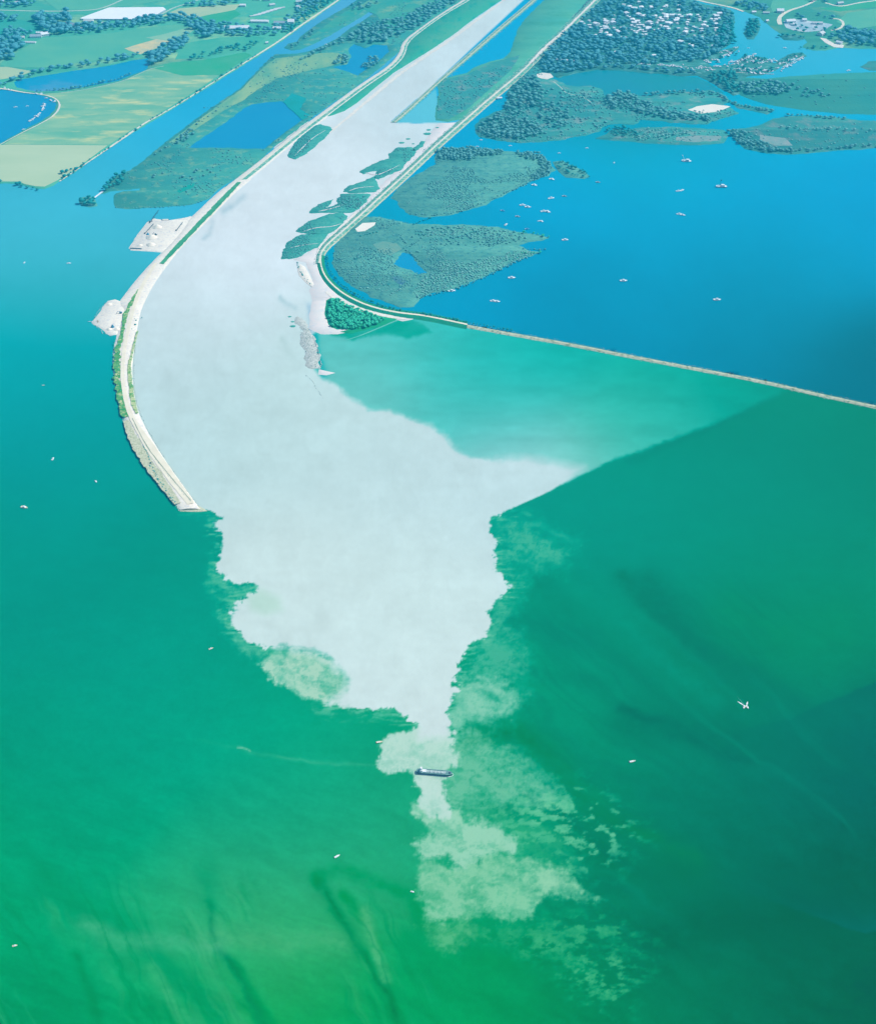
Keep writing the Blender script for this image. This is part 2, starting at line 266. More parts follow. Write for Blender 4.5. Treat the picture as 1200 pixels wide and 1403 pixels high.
DARK = [([(850,790),(900,845),(960,885),(1020,915),(1080,955),(1130,985)],15,(0,126,112),.42),([(872,835),(930,885),(985,930),(1015,965)],7,(8,158,136),.3),([(850,970),(930,1000),(1000,1035),(1060,1045)],8,(0,116,106),.42),([(690,905),(760,930),(840,935)],10,(0,136,118),.3),([(1060,545),(1000,572),(930,602),(860,632)],6,(0,140,132),.25),
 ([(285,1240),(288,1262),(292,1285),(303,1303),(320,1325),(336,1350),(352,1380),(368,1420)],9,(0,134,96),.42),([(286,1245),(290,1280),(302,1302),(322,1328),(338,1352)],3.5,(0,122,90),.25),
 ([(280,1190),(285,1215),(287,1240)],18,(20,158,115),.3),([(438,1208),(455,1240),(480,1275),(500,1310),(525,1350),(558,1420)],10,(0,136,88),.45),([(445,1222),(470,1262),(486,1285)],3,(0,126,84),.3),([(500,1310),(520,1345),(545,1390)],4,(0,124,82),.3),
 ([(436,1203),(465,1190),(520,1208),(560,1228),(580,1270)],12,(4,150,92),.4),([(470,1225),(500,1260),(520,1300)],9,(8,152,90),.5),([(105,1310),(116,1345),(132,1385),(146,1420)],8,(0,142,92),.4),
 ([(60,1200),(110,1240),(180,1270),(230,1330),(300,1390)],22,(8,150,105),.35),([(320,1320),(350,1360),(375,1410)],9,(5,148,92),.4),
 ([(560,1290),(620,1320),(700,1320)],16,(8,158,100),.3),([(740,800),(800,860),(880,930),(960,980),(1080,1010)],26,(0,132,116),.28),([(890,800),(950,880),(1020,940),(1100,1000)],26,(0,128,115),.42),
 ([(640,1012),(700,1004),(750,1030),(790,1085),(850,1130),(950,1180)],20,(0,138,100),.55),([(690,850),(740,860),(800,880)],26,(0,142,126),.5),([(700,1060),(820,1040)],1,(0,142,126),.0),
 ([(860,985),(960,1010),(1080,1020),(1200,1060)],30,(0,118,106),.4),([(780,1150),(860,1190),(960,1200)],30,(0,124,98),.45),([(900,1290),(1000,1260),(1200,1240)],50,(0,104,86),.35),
 ([(480,1045),(400,1040),(330,1030)],3,(60,185,150),.16),([(400,1042),(330,1027),(270,1015),(200,1005)],3,(50,182,145),.15),([(515,1048),(440,1046),(380,1036)],2.5,(90,195,160),.2),([(326,1026.5),(340,1028.5)],1.5,(150,212,185),.6),
 ([(120,1265),(160,1290),(210,1290),(300,1295)],16,(80,182,140),.4),([(300,1280),(400,1290),(470,1290)],22,(90,185,135),.3),([(500,1250),(510,1290),(530,1340)],9,(100,190,140),.5),([(210,1330),(240,1370),(265,1400)],12,(60,180,125),.45),
 ([(432,462),(436,480),(441,500),(446,512)],6,(20,168,178),.9),([(424,420),(428,440),(424,455)],6,(165,203,226),.8),([(386,408),(392,418),(402,424)],5,(176,210,222),.6),([(388,465),(396,482),(402,490)],5,(180,212,218),.45),
 ([(305,290),(320,283),(335,270)],5,(176,208,224),.6),([(290,305),(284,318),(276,325)],4,(176,208,224),.5),
 ([(720,716),(745,720),(790,742)],5,(60,180,160),.4),([(770,790),(830,830),(900,900),(980,960)],14,(0,156,136),.35),([(1000,840),(1060,870),(1140,860)],40,(0,149,117),.35),
 ([(640,690),(700,700),(760,685)],1,(0,150,140),0)]
def axis(a, b, step, lo, hi):
    out = [a]; s = step; x = a; left = []
    while x > lo: s *= 1.35; x -= s; left.append(max(x, lo))
    c = np.arange(a, b+.1, step); x = c[-1]; s = step; right = []
    while x < hi: s *= 1.35; x += s; right.append(min(x, hi))
    return np.array(left[::-1]+list(c)+right)
def sheet(name, X, Y, pigm, z, m):
    ny, nx = X.shape; V = np.stack(Gn(X, Y)+(np.full(X.shape, z),), -1).reshape(-1, 3); idx = np.arange(ny*nx).reshape(ny, nx)
    F = np.stack([idx[1:, :-1], idx[1:, 1:], idx[:-1, 1:], idx[:-1, :-1]], -1).reshape(-1, 4)
    me = mesh_np(name, V, [F], m); a = me.color_attributes.new('pigment', 'FLOAT_COLOR', 'POINT')
    a.data.foreach_set('color', np.c_[pigm.reshape(-1, 3), np.ones(ny*nx)].astype(np.float32).ravel()); o = link(name, me); tag(o, kind='structure'); return o
def lake():
    xs = axis(-140, 1340, 1.6, -4200, 5400); ys = axis(-60, 1470, 1.6, -560, 3000); X, Y = np.meshgrid(xs, ys)
    wx, wy = Gn(X, Y)
    big = fbm(wx/260, wy/260, 40, 5); fine = fbm(X/26, Y/9, 12, 5, .6)
    n1 = fbm(X/9, Y/9, 1, 5, .62); n2 = fbm(X/9, Y/9, 101, 5, .62); m1 = fbm(X/40, Y/40, 71, 4); m2 = fbm(X/40, Y/40, 171, 4)
    def bil(sc, s_, o=3):
        t = 0; a = 1; n = 0; x = X/sc; y = Y/sc
        for i in range(o): t = t+a*np.abs(2*vnoise(x, y, s_+i*7)-1); n += a; a *= .55; x = x*2.1+3; y = y*2.1+9
        return t/n-.42
    b1 = bil(19, 500); b2 = bil(7, 600); b3 = bil(11, 700); strk = fbm(X/16+m1*2, Y/2.6+m2*3, 810, 4, .6); hi = fbm(X/3.2, Y/3.2, 820, 3, .6)
    wisp = np.interp(Y, [690, 720, 960, 990, 1300], [.2, 1, .6, .3, .4])
    col = field(LAKE, X, Y)
    col *= (1+.03*big+.022*fine*sstep(500, 900, Y)+.025*hi*sstep(600, 1000, Y)+.02*n1*sstep(800, 1100, Y))[..., None]
    # brush-like drift streaks in the southern water
    drift = fbm((X*.8+Y*.35)/55, (Y*.9-X*.45)/14+m1*1.5, 300, 5); col *= (1+.055*drift*sstep(820, 1250, Y))[..., None]
    def over(c, a): 
        nonlocal col; col = col*(1-a[..., None])+np.array(c, float)*a[..., None]
    def near(poly, pad=60): p = np.array(poly); return (X > p[:, 0].min()-pad) & (X < p[:, 0].max()+pad) & (Y > p[:, 1].min()-pad) & (Y < p[:, 1].max()+pad)
    def dark(items):
        for line, w, c, op in items:
            if op <= 0: continue
            k = near(line, w*3+20); d = pdist(line, X[k]+m1[k]*7+n1[k]*2, Y[k]+m2[k]*7+n2[k]*2); a = np.zeros(X.shape); a[k] = min(1, op*1.35)*np.exp(-(d/(w*.85))**2)*(.9+.5*fine[k]+.5*n1[k]); over(c, a)
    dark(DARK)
    u = (X-300)*.42+(Y-1200)*.9; v = (X-300)*.9-(Y-1200)*.42; wv = v+24*fbm(u/130, v/90, 210, 3)+9*fbm(u/30, v/30, 211, 3)
    rd = (1-np.abs(fbm(u/210, wv/15, 220, 4, .5))*2.6); rd = np.clip(rd, 0, 1)**3; msk = sstep(1150, 1290, Y+35*m1)*(1-sstep(560, 680, X))*sstep(-.25, .35, fbm(u/160, v/80, 230, 3)+.1)
    over((0,140,90), .42*rd*msk); pl = np.clip(fbm(u/180, (wv+9)/13, 240, 4, .55)*1.6, 0, 1)*msk; over((95,190,140), .38*pl)
    u = (X-900)*.80+(Y-900)*.6; v = -(X-900)*.6+(Y-900)*.8; wv = v+34*fbm(u/170, v/120, 310, 3)+8*fbm(u/34, v/34, 311, 3)
    rd = np.clip(1-np.abs(fbm(u/260, wv/24, 320, 5, .55))*2.4, 0, 1)**2.2; msk = sstep(660, 780, X+30*m1)*sstep(760, 860, Y+40*m2)*(1-sstep(1180, 1330, Y))*sstep(-.3, .35, fbm(u/220, v/110, 330, 3)+.05)
    over((0,122,110), .26*rd*msk); pl = np.clip(fbm(u/200, (wv+9)/15, 340, 5, .6)*1.5, 0, 1)*msk; over((0,158,134), .30*pl)
    rp = fbm((X*.3-Y*.95)/2.6, (X*.95+Y*.3)/26, 250, 2)*sstep(1000, 1100, Y)*(1-sstep(470, 620, X)); col *= (1+.02*rp)[..., None]
    # darker basin in the east with a sharp northern rim
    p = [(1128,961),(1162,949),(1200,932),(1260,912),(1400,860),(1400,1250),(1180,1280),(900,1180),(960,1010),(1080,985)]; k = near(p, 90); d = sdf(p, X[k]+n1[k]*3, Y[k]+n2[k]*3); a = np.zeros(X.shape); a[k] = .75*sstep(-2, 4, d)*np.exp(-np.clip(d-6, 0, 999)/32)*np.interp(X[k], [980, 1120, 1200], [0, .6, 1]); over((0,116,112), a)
    # turquoise lagoon behind the shear line
    p = [(400,430),(560,425),(900,480),(1090,528),(1062,545),(1000,572),(900,610),(840,632),(785,656),(740,678),(672,707),(560,760),(380,640)]; k = near(p, 40)
    lc = field(LAGOON, X, Y, 55)*(1+.05*fbm(X/60+m1, Y/14, 33, 5)+.03*fine)[..., None]; a = np.zeros(X.shape); f = np.interp(X[k], [672, 800, 950, 1080], [1.2, 3, 5, 9]); d = sdf(p, X[k]+m1[k]*2, Y[k]+n2[k]*1.6+m2[k]*3)+1.0*hi[k]+1.4*strk[k]
    a[k] = sstep(-.5*f-.6, f+.4, d)*np.interp(X[k], [950, 1090], [1, .8]); col = col*(1-a[..., None])+lc*a[..., None]
    # veils of thinner silt
    vm = np.zeros(X.shape)
    for poly, c, op, fe, wa, st, th in LAYERS:
        k = near(poly, 50); x = X[k]; y = Y[k]
        d = sdf(poly, x+wa*(1.0*n1[k]+1.1*m1[k]), y+wa*(.8*n2[k]+.9*m2[k]))+wa*(1.5*b1[k]+.8*b2[k]+.55*strk[k]*wisp[k]*(1 if st > .3 else .3))+.8*hi[k]*min(fe, 3)
        t = .55*fbm((x*.95+y*.25)/20+m1[k]*2, (y-x*.22)/7.5+m2[k]*2, int(x[0])+9, 5, .62)+.75*fbm(x/24+n1[k], y/17+n2[k], int(x[0])+77, 5, .6)-.35*b3[k]
        al = op*sstep(-fe*1.5, fe*1.7, d+5*st*t)*np.clip(1-st*.30+st*1.9*t+.10*hi[k], 0, 1.12)
        if th: al = al*sstep(th-.12, th+.14, .5+.75*fbm(x/15, y/8, int(y[0])+5, 5, .6))
        a = np.zeros(X.shape); a[k] = np.clip(al, 0, 1); over(c, a)
        if op > .84: vm = np.maximum(vm, a)
    # the dense silt plume itself
    k = near(CORE, 40); x = X[k]; y = Y[k]
    soft = np.clip(1-np.abs(pdist([(800,641),(720,622),(640,615),(560,570),(480,545),(440,515)], x, y))/38, 0, 1)*np.interp(x, [430, 640, 720], [.55, .8, 1.35])
    wig = np.interp(y, [690, 720, 1403], [.3, 1, 1])*np.where(soft > 0, .6, 1)
    wig = wig*np.where((y > 640) & (y < 706) & (x > 672), .25, 1)
    low = sstep(690, 712, y)
    d = sdf(CORE, x+wig*(5*n1[k]+6*m1[k]), y+wig*(4*n2[k]+5*m2[k])); fe = 1.0+9*soft**1.5+low*1.6*vnoise(x/9, y/9, 44)
    dd = d+low*(8*b1[k]+5.5*b2[k]+3.2*strk[k]*wisp[k]+1.8*hi[k])+soft*np.interp(x, [650, 740], [1, .25])*(9*m1[k]+7*b1[k]+5*n1[k]+3*b2[k]+4*fine[k])
    fe = fe+11*np.clip(1-pdist([(392,888),(430,893),(458,909),(478,930),(466,950)], x, y)/20, 0, 1)+7*np.clip(1-pdist([(573,1013),(620,1010)], x, y)/8, 0, 1); a = np.zeros(X.shape)
    # thin mixing fringe just outside the rim, torn into wisps
    halo = low*.7*sstep(-20, 2, dd+7*strk[k]+5*n1[k])*np.clip(.38+1.9*strk[k]+1.2*b3[k]+.8*m1[k], 0, 1)*(1-vm[k]); a[k] = halo; over((118,204,176), a)
    fe = fe+7*vm[k]
    a = np.zeros(X.shape); a[k] = sstep(-fe, fe, dd+.2)
    mc = field(MILK, X, Y, 75); mc *= (1+.018*big+.018*fine+.012*fbm(X/12+m1*5+n1, Y/30+m2*5+n2, 91, 5)+.022*m1+.016*fbm(X/55+m1*3, Y/80+m2*3, 95, 5, .6)+.008*hi)[..., None]
    # thinner, greener pocket at the south-western rim
    tp = [(335,815),(360,810),(385,820),(390,835),(365,842),(345,835)]; kk = near(tp, 30); t2 = np.zeros(X.shape); t2[kk] = .55*sstep(-8, 10, sdf(tp, X[kk]+6*m1[kk], Y[kk]+6*m2[kk])); mc = mc*(1-t2[..., None])+np.array((172,216,202.))*t2[..., None]
    col = col*(1-a[..., None])+mc*a[..., None]
    dark([q for q in DARK if q[0][0][1] < 520 and q[0][0][0] < 460])
    # weed beds by the little wood and still water upstream of the training wall
    p = [(455,440),(480,452),(520,436),(552,434),(578,444),(592,456),(560,463),(520,458),(485,466),(455,458)]; k = near(p, 20); a = np.zeros(X.shape); a[k] = .85*sstep(-3, 3, sdf(p, X[k]+8*fine[k]+4*n1[k], Y[k]+3*n2[k]))*(.8+.4*fine[k]); over((22,165,152), a)
    for p, c in (([(545,168),(600,120),(612,100),(612,168.5)],(100,198,224)),([(596,114),(640,72),(760,-40),(790,-60),(850,-60),(720,60),(640,110),(600,140)],(52,176,222))):
        k = near(p, 10); a = np.zeros(X.shape); a[k] = sstep(-1.2, 1.2, sdf(p, X[k], Y[k])); over(c, a)
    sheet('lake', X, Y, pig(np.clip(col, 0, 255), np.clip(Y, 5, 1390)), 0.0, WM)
lake()
DIKE_R = [(870,-60),(812,5),(792,24),(767,49),(740,74),(710,104),(680,128),(640,163),(600,198),(560,236),(520,272),(490,300),(465,322),(446,338),(439,350),(438,362),(443,378),(455,393),(475,408),(505,422),(545,431),(580,434),(640,447),(700,458),(780,472),(860,488),(960,507),(1040,522),(1130,543),(1200,558),(1330,586),(1500,622)]
BAY = [(600,400,(14,160,202)),(800,230,(14,175,222)),(1000,200,(14,178,226)),(1150,250,(10,170,220)),(900,350,(13,162,203)),(1100,350,(12,161,199)),(1000,460,(0,145,177)),(1180,530,(0,128,150)),(800,440,(4,150,186)),(700,300,(16,165,210)),(600,180,(30,172,220)),(670,140,(52,172,216)),(1080,70,(75,190,226)),(1180,80,(60,182,222)),(1040,50,(104,196,226)),(1100,55,(84,192,226)),(870,115,(20,160,186)),(930,115,(22,165,200)),(830,125,(10,162,175)),(1060,140,(45,175,215)),(900,172,(30,172,205)),(1300,300,(8,160,205)),(1300,560,(0,122,146)),(540,330,(40,170,205))]
def bay():
    line = smooth_line(W(DIKE_R)); poly = [tuple(p) for p in line]+[G(2600,640), G(5200,560), G(5200,-300), G(2000,-300), G(1200,-75)]
    P = [Vector((x, y, 0)) for x, y in poly]; bm = bmesh.new()
    # clip a regular picture-spaced grid with the dike line
    xs = axis(430, 1340, 8.0, 420, 5000); ys = axis(-60, 700, 8.0, -300, 760); X, Y = np.meshgrid(xs, ys)
    inside = sdf([(float(a), float(b)) for a, b in [tuple(p) for p in DIKE_R]+[(5200,900),(5200,-300),(1200,-300)]], X, Y)
    # snap grid points lying just outside the line onto it
    L = np.array(DIKE_R, float); D = resample(smooth_line(DIKE_R), 900); Xs, Ys = X.copy(), Y.copy()
    k = (inside < 0) & (inside > -16)
    for a, b in zip(*np.where(k)):
        q = D[np.argmin((D[:, 0]-X[a, b])**2+(D[:, 1]-Y[a, b])**2)]; Xs[a, b], Ys[a, b] = q
    keep = inside > -16
    col = field(BAY, X, Y, 75); wx, wy = Gn(X, Y); col *= (1+.03*fbm(wx/300, wy/300, 8, 4))[..., None]
    V = np.stack(Gn(Xs, Ys)+(np.full(X.shape, .03),), -1).reshape(-1, 3); ny, nx = X.shape; idx = np.arange(ny*nx).reshape(ny, nx)
    F = np.stack([idx[1:, :-1], idx[1:, 1:], idx[:-1, 1:], idx[:-1, :-1]], -1).reshape(-1, 4); F = F[keep.ravel()[F].all(1)]
    used = np.unique(F); mp = np.full(ny*nx, -1); mp[used] = np.arange(len(used)); pg = pig(np.clip(col, 0, 255), np.clip(Y, 5, 1390)).reshape(-1, 3)[used]
    me = mesh_np('bay_water', V[used], [mp[F]], WM)
    if len(me.vertices) == len(used):
        a = me.color_attributes.new('pigment', 'FLOAT_COLOR', 'POINT'); a.data.foreach_set('color', np.c_[pg, np.ones(len(used))].astype(np.float32).ravel())
    tag(link('bay_water', me), kind='structure')
bay()
# ------------------------------------------------------------------ land materials
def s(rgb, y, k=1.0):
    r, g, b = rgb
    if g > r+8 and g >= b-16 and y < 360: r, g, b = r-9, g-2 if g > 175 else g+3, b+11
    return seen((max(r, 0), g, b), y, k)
meadow_far = mat('meadow_far', s((100,185,172),40), s((75,172,170),40), .004, c3=s((150,200,172),40), s3=.004)
meadow = mat('meadow', s((150,200,172),160), s((110,188,168),160), .012, stretch=(.35, 1), rot=R(-8), c3=s((196,214,172),160), s3=.02)
hay = mat('hay_field', s((186,214,186),220), s((176,208,180),220), .01, stretch=(.3, 1), rot=R(5))
crop_green = mat('crop_green', s((74,182,158),90), s((90,184,162),90), .01)
crop_mid = mat('crop_mid', s((110,190,172),60), s((96,185,172),60), .006)
crop_pale = mat('crop_pale', s((175,205,180),50), s((160,200,180),50), .01)
bare = mat('bare_soil', s((205,205,185),60), s((170,198,180),60), .02)
marsh = mat('marsh', s((85,168,165),190), s((72,160,166),190), .012, c3=s((120,182,165),180), s3=.03, bump=.6, bs=.12)
marsh_wet = mat('marsh_wet', s((70,168,168),100), s((95,178,165),100), .008, c3=s((130,185,165),100), s3=.012, bump=.6, bs=.12)
reed = mat('reed_ground', s((90,166,166),300), s((108,182,172),300), .03, c3=s((72,145,158),300), s3=.07, bump=1.2, bs=.15)
reed_far = mat('reed_ground_far', s((85,165,168),130), s((70,158,168),130), .012, c3=s((125,165,172),130), s3=.02, bump=1, bs=.12)
river_isle = mat('river_isle_green', s((92,180,170),280), s((76,168,165),280), .04, c3=s((62,150,158),280), s3=.09, bump=1, bs=.2)
foreland = mat('foreland_grass', s((95,180,165),100), s((70,175,165),100), .012, c3=s((60,170,165),100), s3=.03, stretch=(1, .4), rot=R(-50))
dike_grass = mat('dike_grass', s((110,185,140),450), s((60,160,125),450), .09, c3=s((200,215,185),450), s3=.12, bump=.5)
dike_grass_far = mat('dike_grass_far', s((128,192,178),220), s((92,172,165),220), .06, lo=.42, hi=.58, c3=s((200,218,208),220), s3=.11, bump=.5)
gravel = mat('gravel', s((226,232,226),450), s((205,216,208),450), .07, c3=s((180,200,190),450), s3=.25, bump=.4)
gravel_w = mat('gravel_white', s((240,240,240),350), s((225,230,232),350), .05, c3=s((205,215,218),350), s3=.2, bump=.4)
stone_bank = mat('stone_bank', s((214,226,214),450), s((180,200,185),450), .2, c3=s((140,170,150),450), s3=.35, bump=.8)
road = mat('gravel_road', s((236,240,232),450), s((225,230,222),450), .05)
road_far = mat('gravel_road_far', s((220,228,222),150), s((205,218,214),150), .03)
track = mat('track_pale', s((170,205,200),60), s((185,212,205),60), .02)
mud = mat('river_mud', s((226,229,238),380), s((214,226,236),380), .03, c3=s((205,222,235),380), s3=.05)
sand = mat('white_sand', s((252,244,244),330), s((238,235,238),330), .05, bump=.6)
pond = mat('pond_water', s((26,166,214),170), s((22,162,212),170), .003, rough=.28, spec=.25)
pond_pale = mat('pond_water_pale', s((26,168,214),110), s((95,170,212),110), .0035, rough=.28, spec=.25, lo=.5, hi=.62)
lagoon_m = mat('lagoon_water', s((20,160,190),115), s((12,160,172),115), .003, rough=.28, spec=.25)
# ------------------------------------------------------------------ far ground and mainland
_g = MB(); X0 = 19500
for a, b, z in ((-60, -420, .45),):
    p = [G(-5000, a), G(6200, a), G(6200, b), G(-5000, b)]; _g.poly([(-X0, p[0][1], z), (X0, p[0][1], z), (X0, 19500, z), (-X0, 19500, z)])
tag(_g.build('ground', meadow_far), kind='structure')
_b = MB(); _b.poly([(-X0, -1500, -3), (X0, -1500, -3), (X0, 19500, -3), (-X0, 19500, -3)]); tag(_b.build('lake_bed', mud), kind='structure')
LAGOON_W = [(-120,112),(-60,118),(0,122),(15,124),(30,127),(60,131),(74,136),(79,143),(76,151),(66,160),(48,171),(32,179),(14,189),(0,197),(-60,212),(-120,200)]
POND1 = [(20,113),(28,108),(45,106),(70,102),(100,97),(150,90),(180,83),(203,80),(208,86),(200,96),(182,103),(162,111),(130,117),(100,122),(75,125),(50,126),(35,123),(22,119)]
land('mainland', [(-400,-62),(-400,245),(-100,249),(0,251),(25,251),(35,254),(50,258),(62,259),(80,250),(105,234),(150,203),(182,182),(217,161),(252,140),(305,107),(350,79),(388,55),(415,35),(445,15),(468,-1),(520,-38),(548,-62)], meadow_far, .8, [LAGOON_W, POND1])
land('pond', [(x, y) for x, y in POND1], pond_pale, .06, skirt=0, amp=0); 
land('marina_water', LAGOON_W, pond, .06, skirt=0, amp=0)
def sheetp(name, poly, m, z, amp=.8): return land(name, poly, m, z, skirt=0, amp=amp)
sheetp('hay_meadow', [(-120,200),(0,199),(12,198.5),(75,199),(148,199.5),(104,232),(80,247),(62,256),(50,255.5),(35,252.5),(25,249),(0,249),(-120,247)], hay, 1.0)
sheetp('pasture', [(18,190),(50,173),(70,161),(80,151),(84,142),(76,134),(60,129),(80,127.5),(105,125),(135,119),(165,112.5),(188,103),(206,95),(225,92),(300,104),(248,138),(215,158),(180,179),(149,199),(75,198.5),(5,198)], meadow, 1.0)
sheetp('crop_field', [(208,93),(235,86),(275,83),(300,79),(335,72),(345,76),(302,103),(250,104)], crop_green, 1.15)
sheetp('crop_field', [(0,88),(8,92),(60,93),(100,87),(170,78),(205,72),(212,76),(235,62),(262,45),(271,36),(240,34),(200,38),(150,46),(100,50),(60,52),(40,62),(25,72),(10,80)], crop_mid, 1.0)
sheetp('stubble_field', [(171,67),(186,62),(200,58),(215,54),(235,57),(225,63),(205,70),(192,75)], bare, 1.2)
sheetp('stubble_field', [(200,52),(225,47),(262,37),(268,40),(255,50),(235,58),(215,55)], mat('stubble_pale', s((150,200,180),50), s((130,195,178),50), .02), 1.1)
sheetp('crop_field', [(262,58),(300,52),(345,50),(365,52),(350,62),(320,72),(285,78),(240,82),(245,72)], mat('crop_teal', s((98,188,172),65), s((82,182,170),65), .01), 1.0)
sheetp('crop_field', [(218,24),(245,12),(292,8),(330,6),(318,18),(285,22),(262,26),(240,20)], crop_pale, 1.0)
sheetp('crop_field', [(262,26),(290,20),(322,14),(330,20),(312,30),(275,32)], crop_green, 1.12)
sheetp('crop_field', [(-80,26),(20,27),(48,30),(56,38),(50,46),(20,50),(-80,54)], mat('crop_sea', s((72,172,172),40), s((84,178,172),40), .01), 1.0)
sheetp('crop_field', [(-60,92),(10,92),(45,98),(30,104),(10,108),(-60,118)], crop_pale, 1.0)
sheetp('crop_field', [(60,0),(130,-4),(160,-20),(250,-20),(230,0),(180,8),(120,14),(80,14)], crop_mid, 1.12)
sheetp('crop_field', [(400,22),(425,12),(445,4),(452,0),(420,-4),(396,10),(372,22)], crop_mid, 1.12)
ribbon('country_road', [(-60,13),(0,14),(60,16),(120,15),(140,12),(160,4),(175,-4),(200,-22)], 9, track, 1.25)
ribbon('country_road', [(210,26),(225,18),(240,10),(262,4),(290,-6)], 8, track, 1.25)
ribbon('bank_track', [(82,249),(106,233),(150,203),(181,181.5),(202,167),(216,160),(252,139),(304,106),(349,78),(387,54),(414,34),(444,14),(467,-2)], [5,5,8,8,6,6,5,7,8,9,9,9,9], road_far, 1.35)
ribbon('bank_track', [(-30,121),(0,121.5),(15,123.5),(32,127),(60,130),(76,134.5),(83,142),(81,151),(72,161),(50,173),(33,181),(0,199)], [8,9,9,6,6,5,7,5,4,4,3,3], road_far, 1.35)
ribbon('farm_track', [(84,127.5),(110,124.5),(140,118.5),(168,112),(188,103),(207,94),(225,91)], 3, track, 1.3)
# ------------------------------------------------------------------ marsh between canal and river
P1 = [(258,203),(275,190),(295,177),(315,163),(335,148),(345,143),(365,140),(385,138.5),(400,140),(408,147),(415,155),(418,162),(400,175),(380,190),(362,204),(340,204),(300,202.5)]
P2 = [(455,92),(475,88),(480,78),(477,67),(485,60),(500,66),(512,61),(530,62),(534,71),(516,86),(502,95),(490,104),(478,99)]
MARSH = [(156,276),(160,285),(175,286),(200,285),(230,283),(262,281),(285,272),(305,255),(330,240),(352,222),(380,198),(410,175),(440,152),(475,128),(510,102),(545,72),(552,60),(580,40),(605,20),(640,-5),(700,-62),(600,-62),(540,-30),(490,0),(478,8),(460,18),(440,30),(425,40),(412,50),(408,57),(396,60),(390,66),(400,69),(412,68),(430,60),(455,47),(480,32),(500,20),(514,12),(516,16),(500,27),(482,38),(460,54),(440,64),(425,70),(410,73),(395,74),(376,75),(362,88),(350,100),(340,110),(331,120),(310,135),(290,148),(270,163),(240,185),(215,205),(190,226),(178,234),(165,238),(155,244),(150,252),(143,260),(140,266),(152,262),(170,260.5),(193,258.5),(192,261),(170,262.5),(160,265),(156,270)]
land('marsh_land', MARSH, marsh, .8, [P1, P2], amp=3.2)
land('pond', P1, pond, .06, skirt=0, amp=0); land('pond', P2, pond, .06, skirt=0, amp=0)
sheetp('marsh_meadow', [(332,122),(345,108),(362,92),(378,80),(400,78),(430,74),(455,72),(475,76),(470,86),(450,92),(420,98),(380,108),(350,125),(330,140),(310,150),(280,170),(240,195),(232,196),(255,178),(290,152)], mat('marsh_meadow', s((150,195,165),110), s((105,180,165),110), .015, stretch=(1, .4), rot=R(-40)), .95, 3)
sheetp('marsh_meadow', [(420,56),(445,36),(470,18),(500,4),(540,-20),(590,-50),(640,-50),(600,0),(560,30),(530,40),(515,20),(500,14),(470,32)], marsh_wet, .95, 3)
sheetp('wet_hollow', [(243,262),(255,255),(267,251),(266,256),(255,262),(246,265)], mat('wet_green', s((30,170,165),260), s((50,168,165),260), .02), .95, 2)
sheetp('wet_hollow', [(400,128),(420,135),(412,150),(425,158),(415,165),(398,150),(388,140)], mat('wet_green2', s((30,170,180),140), s((50,165,170),140), .02), .95, 2)
land('islet', [(109,276),(112,271),(120,269.5),(128,271),(132,277),(134,282),(124,284),(113,282)], reed, .8, amp=1)
land('foreland', [(700,-62),(645,-6),(610,15),(578,38),(556,58),(552,76),(535,92),(505,113),(476,134),(452,152),(445,160),(455,158),(472,152),(490,140),(515,119),(540,99),(566,83),(592,67),(620,48),(650,25),(685,1),(762,-62)], foreland, .9, amp=1.2)
land('river_island', [(395,212),(404,197),(416,184),(428,173),(440,170),(452,174),(456,178),(446,188),(432,200),(418,212),(404,218),(397,216)], river_isle, .8, amp=4, step=5)
land('mud_bank', [(385,194),(400,182),(420,166),(432,168),(415,184),(400,200),(384,206),(376,203)], mud, .25, amp=2)
ribbon('gravel_bank', [(430,200),(470,167),(492,148),(518,126),(545,103),(570,86),(596,69),(624,50),(654,27),(690,1),(765,-60)], [2,10,14,14,12,12,12,10,9,9,9], gravel_w, .7, 1.5)
loft('training_wall', [(534,168),(560,146),(597,112),(640,74),(680,39),(733,-5),(796,-62)], [(545,168),(566,150),(601,116),(645,79),(686,43),(741,-3),(806,-62)], [(0,-.4,0),(.25,1.1,1),(.5,1.3,0),(.75,1.1,1),(1,-.4,0)], [stone_bank, dike_grass_far])
C_LAND = [(597,165),(597,150),(602,128),(598,115),(610,107),(640,100),(650,92),(670,85),(690,80),(700,70),(705,55),(710,40),(720,25),(735,10),(752,-5),(818,-62),(874,-62),(812,2),(775,40),(735,82),(690,124),(645,160),(615,167)]
land('foreland', C_LAND, mat('foreland_teal', s((104,188,172),60), s((88,180,172),60), .006, c3=s((84,168,160),100), s3=.01), .8)
sheetp('marsh_meadow', [(598,163),(599,150),(604,128),(600,116),(612,109),(641,102),(671,87),(695,80),(712,76),(700,96),(665,128),(640,150),(615,164)], reed_far, .95, 2)
